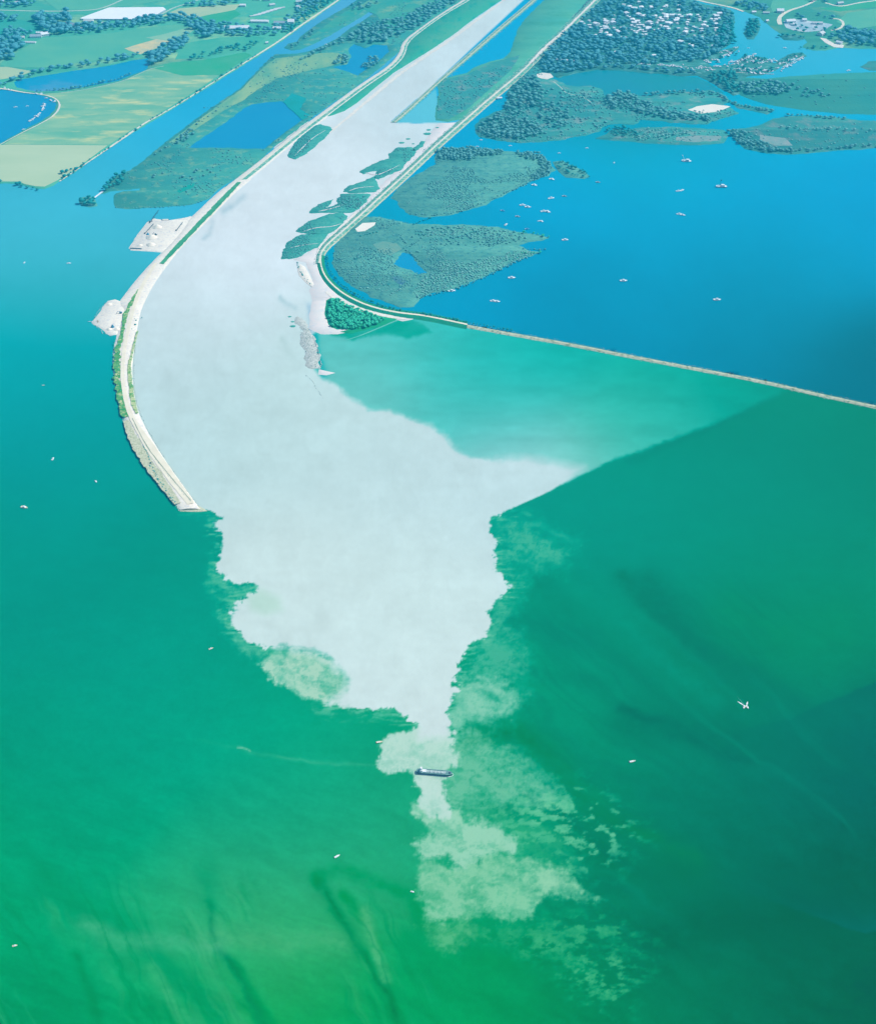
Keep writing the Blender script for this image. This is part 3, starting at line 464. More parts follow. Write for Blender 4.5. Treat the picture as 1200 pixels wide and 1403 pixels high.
# ------------------------------------------------------------------ the dikes
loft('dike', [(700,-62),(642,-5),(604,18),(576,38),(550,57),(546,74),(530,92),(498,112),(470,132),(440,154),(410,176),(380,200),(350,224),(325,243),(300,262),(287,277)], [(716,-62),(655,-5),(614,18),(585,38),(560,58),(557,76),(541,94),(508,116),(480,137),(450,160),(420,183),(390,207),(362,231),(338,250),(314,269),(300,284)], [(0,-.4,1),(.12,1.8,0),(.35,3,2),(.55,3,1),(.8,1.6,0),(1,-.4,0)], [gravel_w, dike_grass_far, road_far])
loft('dike', [(316,250),(296,265),(272,288),(255,303),(252,312),(235,333),(215,352),(196,372),(180,391),(165,411),(160,418),(170,425),(165,440),(160,458),(155,480),(155,500),(158,525),(163,552),(170,577),(180,605),(200,638),(225,672),(246,699)],
     [(345,246),(325,262),(300,287),(272,316),(262,324),(244,345),(230,364),(216,383),(206,400),(196,421),(193,430),(190,445),(186,470),(183,495),(182,510),(183,530),(187,553),(193,572),(205,595),(228,632),(252,665),(268,688),(277,698)],
     [(0,-.4,0),(.1,1.6,0),(.28,2.8,0),(.5,3.4,0),(.72,2.6,0),(.9,1.4,0),(1,-.4,0)], [gravel_w])
ribbon('dike_verge', [(328,251),(310,270),(285,296),(262,320),(240,343),(222,363)], [12,16,16,15,15,11], mat('verge', s((96,175,150),300), s((70,160,140),300), .05, bump=.5), 3.55, .8)
ribbon('dike_verge', [(190,398),(182,414),(172,432),(170,450),(164,468),(161,490),(161,510),(163,530),(168,552),(173,573)], [2,10,10,8,12,14,15,14,14,14], dike_grass, 3.62, 2.2)
ribbon('dike_verge', [(189,455),(183,480),(178,500),(178,520),(181,540),(185,560),(188,568)], [4,5,6,8,9,10,6], mat('verge_mixed', s((190,214,180),500), s((100,175,130),500), .12, lo=.45, hi=.6), 3.62, 1.5)
ribbon('dike_road', [(214,362),(203,380),(192,400),(184,420),(178,445),(172,470),(169,495),(168,515),(170,535),(174,555),(180,572),(190,590),(210,620),(232,652),(262,692)], [8,9,9,8,8,8,8,8,8,9,12,20,20,18,14], road, 3.85, .3)
ribbon('stone_belt', [(173,578),(182,602),(200,632),(222,662),(244,692)], [12,20,22,20,12], stone_bank, 3.7, .8)
ribbon('tyre_rut', [(182,575),(194,600),(206,620),(222,640),(240,662),(262,688)], 1.6, mat('rut', s((120,160,150),600), s((175,195,190),600), .08), 4.1, 2)
land('dike_tip', [(244,694),(262,690),(274,694),(284,700),(270,701),(248,700.5)], stone_bank, .6, amp=1)
land('gravel_yard', [(181,343),(178,340),(190,322),(203,305),(212,300),(228,303),(248,300),(262,297),(270,310),(255,322),(240,336),(222,345),(205,344)], gravel_w, 1.6, amp=1.5, skirt=4)
land('gravel_yard', [(128,442),(137,430),(142,421),(149,413),(158,411),(168,416),(180,410),(172,440),(164,447),(160,458),(151,459),(145,454),(138,449)], gravel_w, 1.6, amp=3, skirt=4)
o = MB()
_prR = [(p[0]+dx, p[1]+dy) for p, dx, dy in zip(DIKE_R, [0]*40, [0]*40)]
def off(line, d):
    P = np.array(line, float); g = np.gradient(P, axis=0); g /= np.linalg.norm(g, axis=1)[:, None]; return [tuple(p) for p in P+np.stack([-g[:, 1], g[:, 0]], 1)*d]
NW = DIKE_R[:16]; SE = DIKE_R[14:]
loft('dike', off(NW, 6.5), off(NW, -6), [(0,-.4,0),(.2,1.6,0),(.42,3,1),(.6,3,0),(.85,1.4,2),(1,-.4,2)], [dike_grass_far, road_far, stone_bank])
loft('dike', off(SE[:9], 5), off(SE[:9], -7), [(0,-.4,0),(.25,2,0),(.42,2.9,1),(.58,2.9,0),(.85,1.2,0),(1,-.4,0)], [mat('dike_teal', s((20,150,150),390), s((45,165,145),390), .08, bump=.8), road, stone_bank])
loft('dike', off(SE[8:], 2.7), off(SE[8:], -2.7), [(0,-.4,0),(.25,1.3,0),(.5,1.7,0),(.75,1.3,1),(1,-.4,0)], [mat('causeway_stone', s((206,220,208),480), s((165,190,178),480), .12, c3=s((100,140,120),480), s3=.15, bump=.6), mat('causeway_grass', s((120,170,140),480), s((70,140,130),480), .1)])
# pale silt tracks beside the right dike
land('silt_flat', [(600,169),(625,168),(600,190),(575,214),(548,240),(520,265),(495,290),(470,312),(450,330),(438,342),(436,360),(442,378),(455,396),(475,410),(500,423),(545,434),(572,436),(552,440),(530,436),(505,431),(480,420),(458,408),(446,412),(444,430),(450,445),(462,452),(476,451),(480,455),(462,458),(440,458),(424,450),(425,430),(428,412),(424,398),(430,388),(424,372),(420,360),(402,356),(420,348),(440,332),(458,318),(478,298),(500,276),(522,254),(545,232),(562,214),(580,196),(590,182)], mud, .3, amp=2)
land('silt_spit', [(437,506),(445,508),(460,511),(447,514),(436,513)], mud, .15, amp=1)
ribbon('silt_track', [(437,352),(436,340),(450,326),(470,308),(490,290)], 6, gravel_w, .9, 1)
ribbon('shore_track', [(447,400),(460,410),(482,420),(510,429),(545,436),(556,437)], [6,12,14,14,14,8], gravel_w, .75, .6)
ribbon('sunken_track', [(548,437),(520,449),(486,463),(465,468)], [5,4,4,1], mat('sunken_track', s((110,200,195),450), s((95,195,190),450), .05), .12, .5)
land('stone_bar', [(413,448),(404,440),(410,434),(420,442),(426,455),(432,462),(434,478),(438,496),(436,504),(428,506),(420,500),(416,480),(411,462)], mat('stone_bar', s((205,222,228),470), s((182,202,208),470), .12, c3=s((140,172,180),470), s3=.2, bump=1), .5, amp=6, step=4)
land('stone_bar', [(412,362),(418,366),(424,378),(430,390),(428,394),(420,388),(410,378),(408,368)], gravel_w, .7, amp=1.5)
# ------------------------------------------------------------------ islands
land('wood_ground', [(447,412),(458,406),(470,413),(486,421),(505,427),(530,434),(545,437),(520,447),(500,452),(480,457),(466,455),(478,452),(455,449),(450,443),(446,430)], mat('wood_floor', s((30,165,145),430), s((40,175,150),430), .05), .7, amp=1.5)
RIV = [[(495,236),(505,228),(516,222),(532,218),(534,212),(545,203),(562,203),(568,207),(566,213),(556,224),(545,233),(530,240),(520,245),(513,243),(518,234),(508,234),(500,238)],[(566,206),(572,200),(577,194),(582,195),(578,201),(570,207)],
 [(471,262),(480,254),(495,250),(506,245),(513,242),(514,248),(518,256),(515,262),(500,264),(480,264)],
 [(462,273),(470,267),(485,266),(506,267),(500,277),(492,286),(480,291),(460,291),(440,291),(428,291),(427,289),(437,281),(450,276),(456,274),(452,280),(447,285),(455,283),(463,279)],
 [(406,317),(412,312),(425,303),(435,299),(450,294),(470,293),(476,296),(470,305),(460,315),(450,320),(425,320),(418,318)],
 [(388,353),(392,338),(400,328),(412,323),(430,321),(447,322),(445,328),(435,338),(420,345),(410,352),(398,354)]]
for q_ in RIV:
    cx_ = sum(a for a, b in q_)/len(q_); cy_ = sum(b for a, b in q_)/len(q_); p = [(cx_+(a-cx_)*1.04, cy_+(b-cy_)*1.06) for a, b in q_]
    land('river_island', p, river_isle, .8, amp=5.5, step=5)
for x, y, w in ((585,183.5,7),(587,178,4),(599,175,3),(559,190.5,4),(550,195.7,5),(566,197,2.5),(401,447,5),(397,434,3),(401,441,3)):
    land('river_islet', [(x-w*.8,y),(x-w*.3,y-w*.22),(x+w*.4,y-w*.25),(x+w*.8,y-w*.1),(x+w*.5,y+w*.2),(x-w*.3,y+w*.22)], river_isle, .6, amp=1)
for _l, _w in (([(500,236),(515,241),(528,236),(548,226)], 5), ([(478,262),(492,257),(512,256)], 4), ([(436,290),(455,286),(470,281)], 5), ([(415,318),(432,312),(455,311),(470,306)], 4), ([(398,340),(415,336),(436,334)], 3), ([(404,214),(414,203),(430,188),(446,179)], 3)):
    ribbon('silt_gully', _l, [1, _w, _w*.7, 1], mud, .98, 2.5)
I1 = [(490,305),(500,298),(520,297),(540,302),(560,306),(590,308),(620,308),(650,309),(680,312),(700,316),(722,320),(740,322),(752,325),(742,329),(722,333),(712,337),(725,343),(740,346),(730,351),(712,356),(690,365),(665,378),(640,388),(615,398),(590,402),(574,409),(566,420),(550,421),(530,414),(510,406),(490,396),(475,386),(463,373),(457,361),(455,350),(459,339),(466,329),(476,319)]
I1P = [(538,362),(545,352),(552,345),(562,349),(572,358),(580,368),(588,374),(575,376),(560,370),(548,366)]
land('reed_island', I1, reed, .8, [I1P], amp=6, step=6); land('pond', I1P, pond, .06, skirt=0, amp=0)
sheetp('wet_hollow', [(536,380),(546,378),(556,386),(552,391),(542,388)], mat('hollow_blue', s((70,140,175),380), s((80,155,170),380), .05), .95, 2)
sheetp('dry_reed', [(512,335),(525,331),(545,334),(550,342),(535,350),(520,346)], mat('dry_reed', s((125,172,165),340), s((105,168,165),340), .03), .95, 4)
sheetp('sand_patch', [(487,314),(497,306),(515,305),(513,309),(500,317),(490,318)], sand, .97, 1)
I2 = [(537,270),(545,258),(555,250),(565,243),(585,232),(598,224),(596,215),(600,207),(612,203),(640,203),(680,206),(715,209),(740,212),(752,222),(760,232),(752,240),(735,246),(715,255),(690,268),(660,282),(620,294),(585,298),(562,295),(550,285),(545,278)]
land('reed_island', I2, reed, .8, amp=6, step=6)
land('tree_spit', [(757,222),(770,220),(780,226),(795,232),(808,242),(800,245),(775,243),(765,235)], reed, .7, amp=1.5)
D1 = [(652,172),(650,182),(658,188),(680,192),(712,196),(740,195),(765,192),(790,188),(810,183),(822,177),(830,171),(850,170),(868,171),(880,164),(900,165),(925,168),(950,170),(968,170),(985,163),(1000,160),(1012,155),(1000,148),(990,143),(1000,140),(990,130),(975,124),(958,126),(930,126),(900,129),(885,132),(872,131),(860,127),(848,127),(842,132),(828,132),(822,121),(810,118),(790,118),(775,116),(765,112),(745,100),(728,88),(712,102),(700,112),(696,125),(692,140),(690,150),(678,153),(663,160)]
land('reed_peninsula', D1, reed_far, .8, amp=7)
D2 = [(728,88),(745,98),(765,107),(790,100),(820,96),(850,97),(880,100),(910,102),(935,105),(955,104),(972,112),(988,122),(1004,131),(1013,129),(1012,113),(1022,105),(1045,103),(1060,97),(1075,88),(1090,80),(1105,77),(1098,72),(1085,73),(1070,80),(1062,87),(1055,86),(1050,80),(1040,78),(1022,76),(1010,82),(1003,88),(990,90),(975,91),(968,86),(985,80),(1000,74),(1010,68),(1012,64),(1000,66),(985,70),(1000,60),(1003,50),(1001,40),(1006,32),(1005,22),(1000,14),(985,10),(960,5),(930,-5),(900,-20),(860,-62)]
camp_ground = mat('camp_ground', s((66,148,165),60), s((78,158,168),60), .02, c3=s((112,175,182),60), s3=.03)
land('camp_land', D2, camp_ground, .85)
land('mainland', [(890,-62),(936,-3),(985,8.5),(1005,12),(1020,16),(1040,24),(1052,34),(1062,42),(1075,50),(1100,52),(1106,57),(1098,65),(1112,69),(1130,69),(1150,65),(1180,67),(1230,66),(1700,60),(1900,-62)], meadow_far, .75)
land('islet', [(1020,50),(1018,45),(1022,40),(1026,30),(1030,25),(1038,26),(1041,35),(1038,45),(1032,54),(1024,54)], camp_ground, .7)
land('reed_flat', [(1010,116),(1013,106),(1030,107),(1050,108),(1080,105),(1110,103),(1140,101),(1170,100),(1200,99),(1700,92),(1700,168),(1200,157),(1150,156),(1110,152),(1080,148),(1050,143),(1030,137),(1013,131)], mat('reed_flat', s((72,165,168),130), s((84,168,165),130), .006, bump=.8, bs=.1), .78)
land('reed_flat', [(1000,185),(1000,178),(1020,176),(1040,172),(1060,163),(1075,160),(1100,158),(1140,160),(1175,165),(1200,166),(1700,180),(1700,212),(1200,202),(1180,205),(1150,206),(1120,209),(1080,212),(1050,210),(1020,204),(1012,197)], reed_far, .8)
land('reed_island', [(815,190),(830,184),(840,176),(860,178),(880,175),(920,174),(960,176),(990,178),(998,185),(990,196),(960,199),(920,198),(880,196),(850,193),(830,192)], reed_far, .8)
land('islet', [(1000,140),(1020,145),(1050,147),(1058,152),(1050,157),(1030,152),(1010,148)], reed_far, .7)
land('islet', [(1178,92),(1190,84),(1260,80),(1260,98),(1190,97)], reed_far, .7)
land('islet', [(1068,50),(1078,47),(1098,49),(1104,53),(1090,56),(1074,55)], camp_ground, .82)
land('lagoon', [(762,110),(790,99),(820,96.5),(850,97.5),(880,100.5),(910,102.5),(935,105.5),(955,106),(972,114),(992,128),(975,126),(958,127),(930,127),(900,130),(885,133),(872,132),(860,128),(848,128),(842,133),(828,133),(822,122),(810,119),(790,119),(775,117)], lagoon_m, .1, skirt=0, amp=0)
sheetp('sand_patch', [(942,151),(955,146),(975,143),(1000,146),(985,153),(960,156)], sand, .97, 1.5)
sheetp('sand_patch', [(735,102),(742,100),(754,101),(758,106),(750,109),(742,108),(736,106)], gravel_w, 1.0, 1.5)
sheetp('dry_reed', [(925,188),(960,186),(988,187),(985,193),(950,195),(925,193)], mat('dry_reed_far', s((150,178,180),190), s((120,170,175),190), .03), .97, 3)
sheetp('dry_reed', [(1040,185),(1075,190),(1085,200),(1060,200),(1040,192)], MATS['dry_reed_far'], .97, 3)
sheetp('crop_field', [(1060,-5),(1090,-10),(1120,2),(1100,8),(1080,14),(1060,20),(1055,10)], crop_mid, .95)
sheetp('crop_field', [(1145,30),(1160,18),(1200,12),(1300,8),(1300,40),(1200,36),(1168,40)], crop_mid, .95)
sheetp('crop_field', [(1120,12),(1160,8),(1200,0),(1300,-10),(1300,4),(1200,10),(1150,16)], crop_green, .93)
ribbon('country_road', [(700,-50),(1,1)][:0] or [(930,-8),(960,2),(985,7),(1005,11),(1018,16)], 12, road_far, 1.1)
ribbon('country_road', [(1068,34),(1066,26),(1072,19),(1085,13),(1100,9),(1115,2),(1125,-8),(1150,-30)], [16,14,12,10,12,16,14,12], road_far, 1.1)
ribbon('country_road', [(1136,26),(1150,26),(1156,33),(1150,40),(1138,42)], 10, road_far, 1.1)
ribbon('country_road', [(1130,4),(1150,10),(1175,4),(1200,1),(1260,-8)], 10, road_far, 1.1)
sheetp('gravel_yard', [(1072,30),(1082,26),(1100,28),(1120,30),(1140,34),(1128,42),(1105,44),(1086,42),(1076,38)], mat('yard_far', s((190,212,220),35), s((140,190,205),35), .02), 1.0, 3)
sheetp('sand_patch', [(1122,52),(1130,53),(1142,60),(1156,62),(1154,66),(1142,65),(1130,59)], gravel_w, 1.0, 1)
ribbon('reed_path', [(758,112),(768,120),(775,128),(790,131),(800,134),(810,141)], 3, track, 1.0)
ribbon('dike_road', [(726,88),(736,77),(752,60),(767,48),(782,34),(794,22),(806,10),(818,-2),(850,-40)], [10,10,6,10,7,8,26,20,12], gravel_w, 3.4, 1.5)
# ------------------------------------------------------------------ air
def haze():
    b = MB(); b.box(-20000, 20000, -2500, 20000, -4, 1720); m = bpy.data.materials.new('haze_air'); m.use_nodes = True; n = m.node_tree; n.nodes.remove(n.nodes['Principled BSDF'])
    pv = n.nodes.new('ShaderNodeVolumePrincipled'); pv.inputs['Color'].default_value = (.02, .6, 1, 1); pv.inputs['Density'].default_value = 8e-5
    n.links.new(pv.outputs[0], n.nodes['Material Output'].inputs['Volume']); tag(b.build('haze', m), kind='stuff')
haze()
# ------------------------------------------------------------------ foliage
def fol(name, a, b): return mat(name, a, b, .35, rough=.85, lo=.4, hi=.6, spec=.1)
F_NEAR = fol('foliage_near', (.02, .44, .27), (.10, .66, .33))
F_MID = fol('foliage_mid', (.08, .29, .28), (.18, .46, .40))
F_FAR = fol('foliage_far', (.06, .27, .33), (.13, .42, .42))
F_PALE = fol('foliage_pale', (.17, .42, .36), (.32, .62, .52))
F_DARK = fol('foliage_teal', (.01, .24, .23), (.04, .38, .31))
BARK = mat('bark', (.10, .08, .06), (.16, .13, .1), 1.5)
FOLS = [F_NEAR, F_MID, F_FAR, F_PALE, F_DARK]
def ico(sub):
    bm = bmesh.new(); bmesh.ops.create_icosphere(bm, subdivisions=sub, radius=1); bm.verts.ensure_lookup_table()
    V = np.array([v.co[:] for v in bm.verts]); F = np.array([[v.index for v in f.verts] for f in bm.faces]); bm.free(); return V, F
def crown_np(sub, lobes, leaves, seed, flat=.8):
    """unit-diameter crown standing on z=0..~1: merged lobes plus loose leaf clumps"""
    r = np.random.RandomState(seed); V0, F0 = ico(sub); Vs = []; Fs = []; off = 0
    for k in range(lobes):
        if k == 0: c = np.array([0, 0, .55]); q = .38
        else: a = r.rand()*6.28; c = np.array([math.cos(a)*.24, math.sin(a)*.24, .42+.3*r.rand()]); q = .17+.1*r.rand()
        n = fbm(V0[:, 0]*2+seed+k*3, V0[:, 1]*2+V0[:, 2]*1.7, seed+k, 3, .7)
        v = V0*(1+.45*n[:, None])*q; v[:, 2] *= flat; Vs.append(v+c); Fs.append(F0+off); off += len(v)
    V = np.concatenate(Vs); F = np.concatenate(Fs)
    if leaves:
        d = r.randn(leaves, 3); d /= np.linalg.norm(d, axis=1)[:, None]; d[:, 2] = np.abs(d[:, 2])*1.1-.35; P = d*(.36+.14*r.rand(leaves, 1))*[1, 1, flat]+[0, 0, .55]
        u = r.randn(leaves, 3)*.075; w = r.randn(leaves, 3)*.075
        T = np.stack([P, P+u, P+w], 1).reshape(-1, 3); V = np.r_[V, T]; F = np.r_[F, np.arange(leaves*3).reshape(-1, 3)+off]
    return V, F
LOW = [crown_np(1, 2, 26, 50+k) for k in range(5)]
BUSH = []
for k in range(4):
    V0, F0 = crown_np(1, 1, 10, 80+k, .7); V0 = V0.copy(); V0[:, 2] -= .3; BUSH.append((V0, F0))
def scatter_mesh(name, items, protos, mats, mi_of):
    VV = []; FF = []; MI = []; off = 0
    for (x, y, z, d, h, m) in items:
        V, F = protos[rnd.randrange(len(protos))]; a = rnd.random()*6.28; c, q = math.cos(a), math.sin(a)
        v = np.empty_like(V); v[:, 0] = (V[:, 0]*c-V[:, 1]*q)*d+x; v[:, 1] = (V[:, 0]*q+V[:, 1]*c)*d+y; v[:, 2] = V[:, 2]*h+z
        VV.append(v); FF.append(F+off); off += len(v); MI.append(np.full(len(F), mi_of(m)))
    o = link(name, mesh_np(name, np.concatenate(VV), [np.concatenate(FF)], mats, np.concatenate(MI))); return o
def inpoly(P, x, y):
    c = False; n = len(P)
    for i in range(n):
        x1, y1 = P[i]; x2, y2 = P[i-1]
        if (y1 > y) != (y2 > y) and x < (x2-x1)*(y-y1)/(y2-y1)+x1: c = not c
    return c
CAB = [(875,5),(876,16),(878,13),(866,13),(869,14),(858,21),(883,22),(893,24),(861,12),(866,30),(868,34),(872,32),(877,36),(875,40),(886,33),(888,41),(897,24),(901,30),(914,34),(912,40),(915,42),(925,31),(927,29),(933,25),(940,24),(944,24),(941,33),(940,42),(938,47),(953,40),(962,52),(963,55),(968,38),(979,43),(980,41),(980,28),(984,27),(981,29),(932,60),(944,62),(947,65),(841,40),(846,44),(847,46),(855,54),(854,38),(856,40),(843,73),(844,75),(874,73),(895,78),(850,52),(796,32),(800,34),(806,36),(808,36),(829,40),(833,41),(836,53),(834,52),(823,44),(822,47),(857,29),(865,37),(871,47),(884,49),(884,45),(870,48),(868,44),(960,71),(976,65),(852,12),(856,12),(909,11),(912,10),(880,36),(882,38),(873,36),(876,33),(869,38),(876,43),(881,45),(886,41),(892,33)]
_r = random.Random(5)
for _ in range(70): CAB.append((_r.uniform(835, 985), _r.choice((_r.uniform(8, 52), _r.uniform(20, 46)))))
for _ in range(16): CAB.append((_r.uniform(795, 840), _r.uniform(26, 52)))
CABW = np.array([G(*p) for p in CAB])
def in_area(poly, sp, dens=1.0, clump=None):
    P = W(poly); xs = [p[0] for p in P]; ys = [p[1] for p in P]; out = []; y = min(ys)
    while y < max(ys):
        x = min(xs)
        while x < max(xs):
            a, b = x+rnd.uniform(-.45, .45)*sp, y+rnd.uniform(-.45, .45)*sp
            if rnd.random() < dens and inpoly(P, a, b) and (clump is None or float(fbm(np.array(a/70.), np.array(b/110.), 61, 3)) > clump): out.append((a, b))
            x += sp
        y += sp
    return out
def along(line, sp, width=4, dens=1.0):
    P = smooth_line(W(line)); L = np.sum(np.hypot(*(P[1:]-P[:-1]).T)); P = resample(P, max(2, int(L/sp)))
    return [(p[0]+rnd.uniform(-.5, .5)*width, p[1]+rnd.uniform(-.5, .5)*width*1.5) for p in P if rnd.random() < dens]
TREES = []   # x, y, base z, diameter, height, material, label key
def trees(pts, d, h, m, key, z=.7):
    if m in (F_FAR, F_MID): d *= 1.18
    for x, y in pts: k = rnd.uniform(.6, 1.32); TREES.append((x, y, z, d*k*rnd.uniform(.9, 1.15), h*k, m, key))
    if key == 'camp': TREES[:] = [t for t in TREES if t[6] != 'camp' or (((CABW[:, 0]-t[0])/13)**2+((CABW[:, 1]+16-t[1])/24)**2).min() > 1]
SHRUBS = []
PW = [W(q) for q in (P1, P2, I1P)]
def shrubs(pts, d, h, m, z=.7):
    pts = [p for p in pts if not any(inpoly(q, *p) for q in PW)]
    for x, y in pts: k = rnd.uniform(.6, 1.4); SHRUBS.append((x, y, z, d*k, h*k, m))
WAKEB = None
K = {'wood': 'bushy green tree in the small wood below the bend of the right dike', 'hedge': 'low dark tree in the hedge along the far side of the curved right dike',
 'islet': 'round dark tree on the tiny islet at the tip of the left marsh', 'spit': 'tall dark tree on the marsh spit beside the small inlet', 'field': 'tree on the shore at the corner of the pale hay field',
 'spit2': 'green tree on the narrow spit pointing into the blue bay', 'i2': 'willow on the rim of the upper reed island', 'i3': 'grey green tree of the broad wooded reed peninsula', 'bay': 'small tree at the water edge of the long reed flats',
 'pond': 'tree lining the bank of the narrow field pond', 'farm': 'large broadleaf tree among the fields and farms', 'camp': 'tree of the camping wood', 'marsh': 'loose tree standing in the marsh between canal and river', 'tip': 'tree at the pointed tip of the lower reed island', 'dike': 'small bush on the gravel dike'}
trees(in_area([(449,431),(452,414),(460,411),(472,416),(486,423),(500,428),(515,433),(528,437),(520,443),(505,449),(490,452),(470,451),(455,447)], 5.9), 7.8, 7, F_NEAR, 'wood')
trees(along([(557,429),(580,431),(620,439),(660,447),(700,454)], 8, 3), 6.5, 6, F_DARK, 'hedge', 1)
trees(along([(448,352),(450,368),(460,384),(476,398),(495,409),(520,419),(548,427)], 9, 4), 6.5, 5.5, F_DARK, 'hedge', 1)
shrubs(along([(439,355),(441,372),(450,389),(466,404),(490,417),(520,426),(545,431)], 6, 3), 5, 3.5, F_DARK, 1)
trees([G(x, y) for x, y in ((113,279),(118,275),(122,272),(126,277),(129,275),(117,281),(124,281),(130,281))], 15, 13, F_DARK, 'islet')
trees([G(x, y) for x, y in ((143,258),(148,253),(153,250),(151,257),(157,246),(161,251),(166,244),(164,253),(157,255),(170,240),(168,249),(160,242),(146,261))], 14, 13, F_DARK, 'spit')
trees([G(x, y) for x, y in ((86,238),(92,236),(98,233),(102,237),(95,241),(89,243),(105,233),(24,254),(30,256),(38,258),(46,259),(52,261),(0,251),(28,253))], 13, 10, F_DARK, 'field')
trees(along([(760,223),(770,221),(780,229),(795,235),(806,242)], 9, 14)+along([(765,230),(778,238),(798,243)], 10, 8), 10, 9, F_DARK, 'spit2')
trees(in_area([(597,214),(600,206),(640,203),(690,207),(690,213),(655,215),(645,220),(625,221),(605,219)], 9), 10, 9, F_MID, 'i2')
trees(in_area([(705,209),(738,211),(752,221),(759,232),(752,240),(735,246),(725,244),(742,232),(738,222),(715,216)], 9.5), 10, 8, F_MID, 'i2')
trees(in_area([(655,178),(660,168),(680,156),(700,160),(730,168),(748,178),(735,188),(700,192),(672,189),(658,184)], 15), 14, 11, F_MID, 'i3')
trees(in_area([(690,152),(700,122),(712,112),(732,105),(745,118),(742,135),(730,150),(700,160)], 18), 15, 12, F_MID, 'i3')
trees(in_area([(735,140),(765,142),(782,158),(790,172),(770,178),(750,172),(735,160)], 19, .7), 14, 11, F_MID, 'i3')
trees(in_area([(842,126),(862,128),(876,138),(910,152),(945,158),(968,160),(972,166),(930,166),(890,160),(860,152),(830,148),(828,138)], 16), 15, 12, F_MID, 'i3')
trees(along([(885,131),(920,128),(955,127),(980,128),(992,135),(998,140)], 12, 12), 12, 10, F_MID, 'i3')
trees(in_area([(1012,127),(1013,114),(1055,113),(1078,118),(1084,127),(1065,131),(1035,130)], 16), 16, 14, F_MID, 'bay')
trees(in_area([(1085,117),(1130,120),(1145,130),(1135,137),(1100,136)], 26, .7), 13, 9, F_MID, 'bay')
trees(in_area([(992,184),(1000,178),(1018,181),(1032,192),(1055,201),(1085,206),(1085,211),(1050,209),(1020,203),(1010,196)], 14), 12, 10, F_MID, 'bay')
trees(along([(1085,208),(1120,206),(1150,203),(1180,201),(1230,200)], 13, 12), 11, 8, F_MID, 'bay')
trees(along([(1068,174),(1100,177),(1140,178),(1195,179)], 14, 16), 11, 8, F_PALE, 'bay')
trees(along([(1080,158),(1110,160),(1155,163)], 12, 8)+along([(1002,142),(1020,146),(1040,150),(1056,153)], 11, 8), 12, 8, F_MID, 'bay')
trees(in_area([(832,178),(850,174),(875,182),(872,188),(840,188),(830,184)], 15), 11, 9, F_DARK, 'bay')
trees(in_area([(865,178),(930,176),(950,182),(900,194),(870,192)], 15, .7), 9, 7, F_PALE, 'bay')
trees(in_area([(735,88),(760,60),(790,35),(812,12),(850,-5),(900,-8),(1003,18),(998,52),(990,66),(970,84),(930,84),(880,90),(830,88),(765,100),(745,95)], 20, .8), 17, 13, F_FAR, 'camp')
trees(in_area([(735,88),(760,60),(790,35),(840,50),(900,58),(1000,50),(990,66),(970,84),(930,84),(880,90),(830,88),(765,100),(745,95)], 24, .7), 19, 15, F_FAR, 'camp')
trees(along([(745,96),(765,101),(800,94),(850,92),(900,97),(950,101)], 13, 20), 16, 13, F_FAR, 'camp')
trees(in_area([(985,98),(1010,102),(1012,128),(1000,128),(985,118),(968,106)], 16), 15, 13, F_DARK, 'camp')
trees(in_area([(975,55),(1003,20),(1006,60),(985,66)], 16), 17, 14, F_DARK, 'camp')
trees(in_area([(1020,50),(1024,28),(1036,27),(1040,36),(1032,52)], 14), 16, 14, F_DARK, 'camp')
trees(in_area([(985,97),(1000,92),(1020,92),(1040,94),(1060,93),(1080,84),(1098,75),(1090,84),(1070,94),(1050,101),(1015,102),(990,99)], 22, .75)+in_area([(975,88),(1000,84),(1012,72),(1005,70),(985,78),(968,86)], 22, .6)+in_area([(1015,84),(1035,79),(1050,84),(1040,88),(1020,90)], 20, .7), 13, 8, F_DARK, 'camp')
trees(along([(1068,87),(1080,79),(1096,75)], 12, 14)+along([(1016,78),(1030,79),(1045,83)], 12, 16)+along([(1065,52),(1080,48),(1100,52)], 12, 10)+along([(1098,66),(1115,66),(1130,67)], 12, 14), 12, 9, F_DARK, 'camp')
trees(in_area([(1130,48),(1160,42),(1200,44),(1300,40),(1300,62),(1200,65),(1165,62),(1140,55)], 22), 22, 18, F_FAR, 'farm')
trees(in_area([(1000,4),(1030,4),(1055,8),(1050,16),(1025,14)], 20)+in_area([(1095,-6),(1130,-4),(1140,4),(1110,2)], 24)+in_area([(1090,22),(1140,20),(1145,28),(1100,28)], 26, .6), 18, 13, F_FAR, 'farm')
trees(in_area([(1070,32),(1120,34),(1150,40),(1140,50),(1110,52),(1085,44)], 34, .7), 14, 10, F_DARK, 'farm')
trees(along([(6,116),(22,108),(60,99),(100,92),(150,84),(190,77),(208,74)], 14, 26), 19, 15, F_FAR, 'pond')
trees(along([(52,125),(80,124.5),(110,121),(135,115.5),(160,110),(178,102)], 13, 6), 11, 8, F_FAR, 'pond')
trees(in_area([(203,92),(205,78),(225,62),(255,48),(264,52),(255,62),(235,76),(220,86)], 19), 20, 16, F_FAR, 'farm')
trees(in_area([(60,46),(68,40),(100,38),(130,32),(170,31),(185,27),(215,23),(250,20),(275,27),(296,38),(300,46),(285,54),(265,50),(262,40),(240,31),(200,36),(150,43),(100,48)], 20, .85), 20, 17, F_FAR, 'farm')
trees(in_area([(44,34),(52,22),(72,18),(95,18),(104,30),(100,46),(70,48),(60,42)], 22, .8), 24, 22, F_FAR, 'farm')
trees(in_area([(-10,84),(-10,56),(8,52),(32,56),(34,66),(20,74),(18,82)], 20), 22, 18, F_FAR, 'farm')
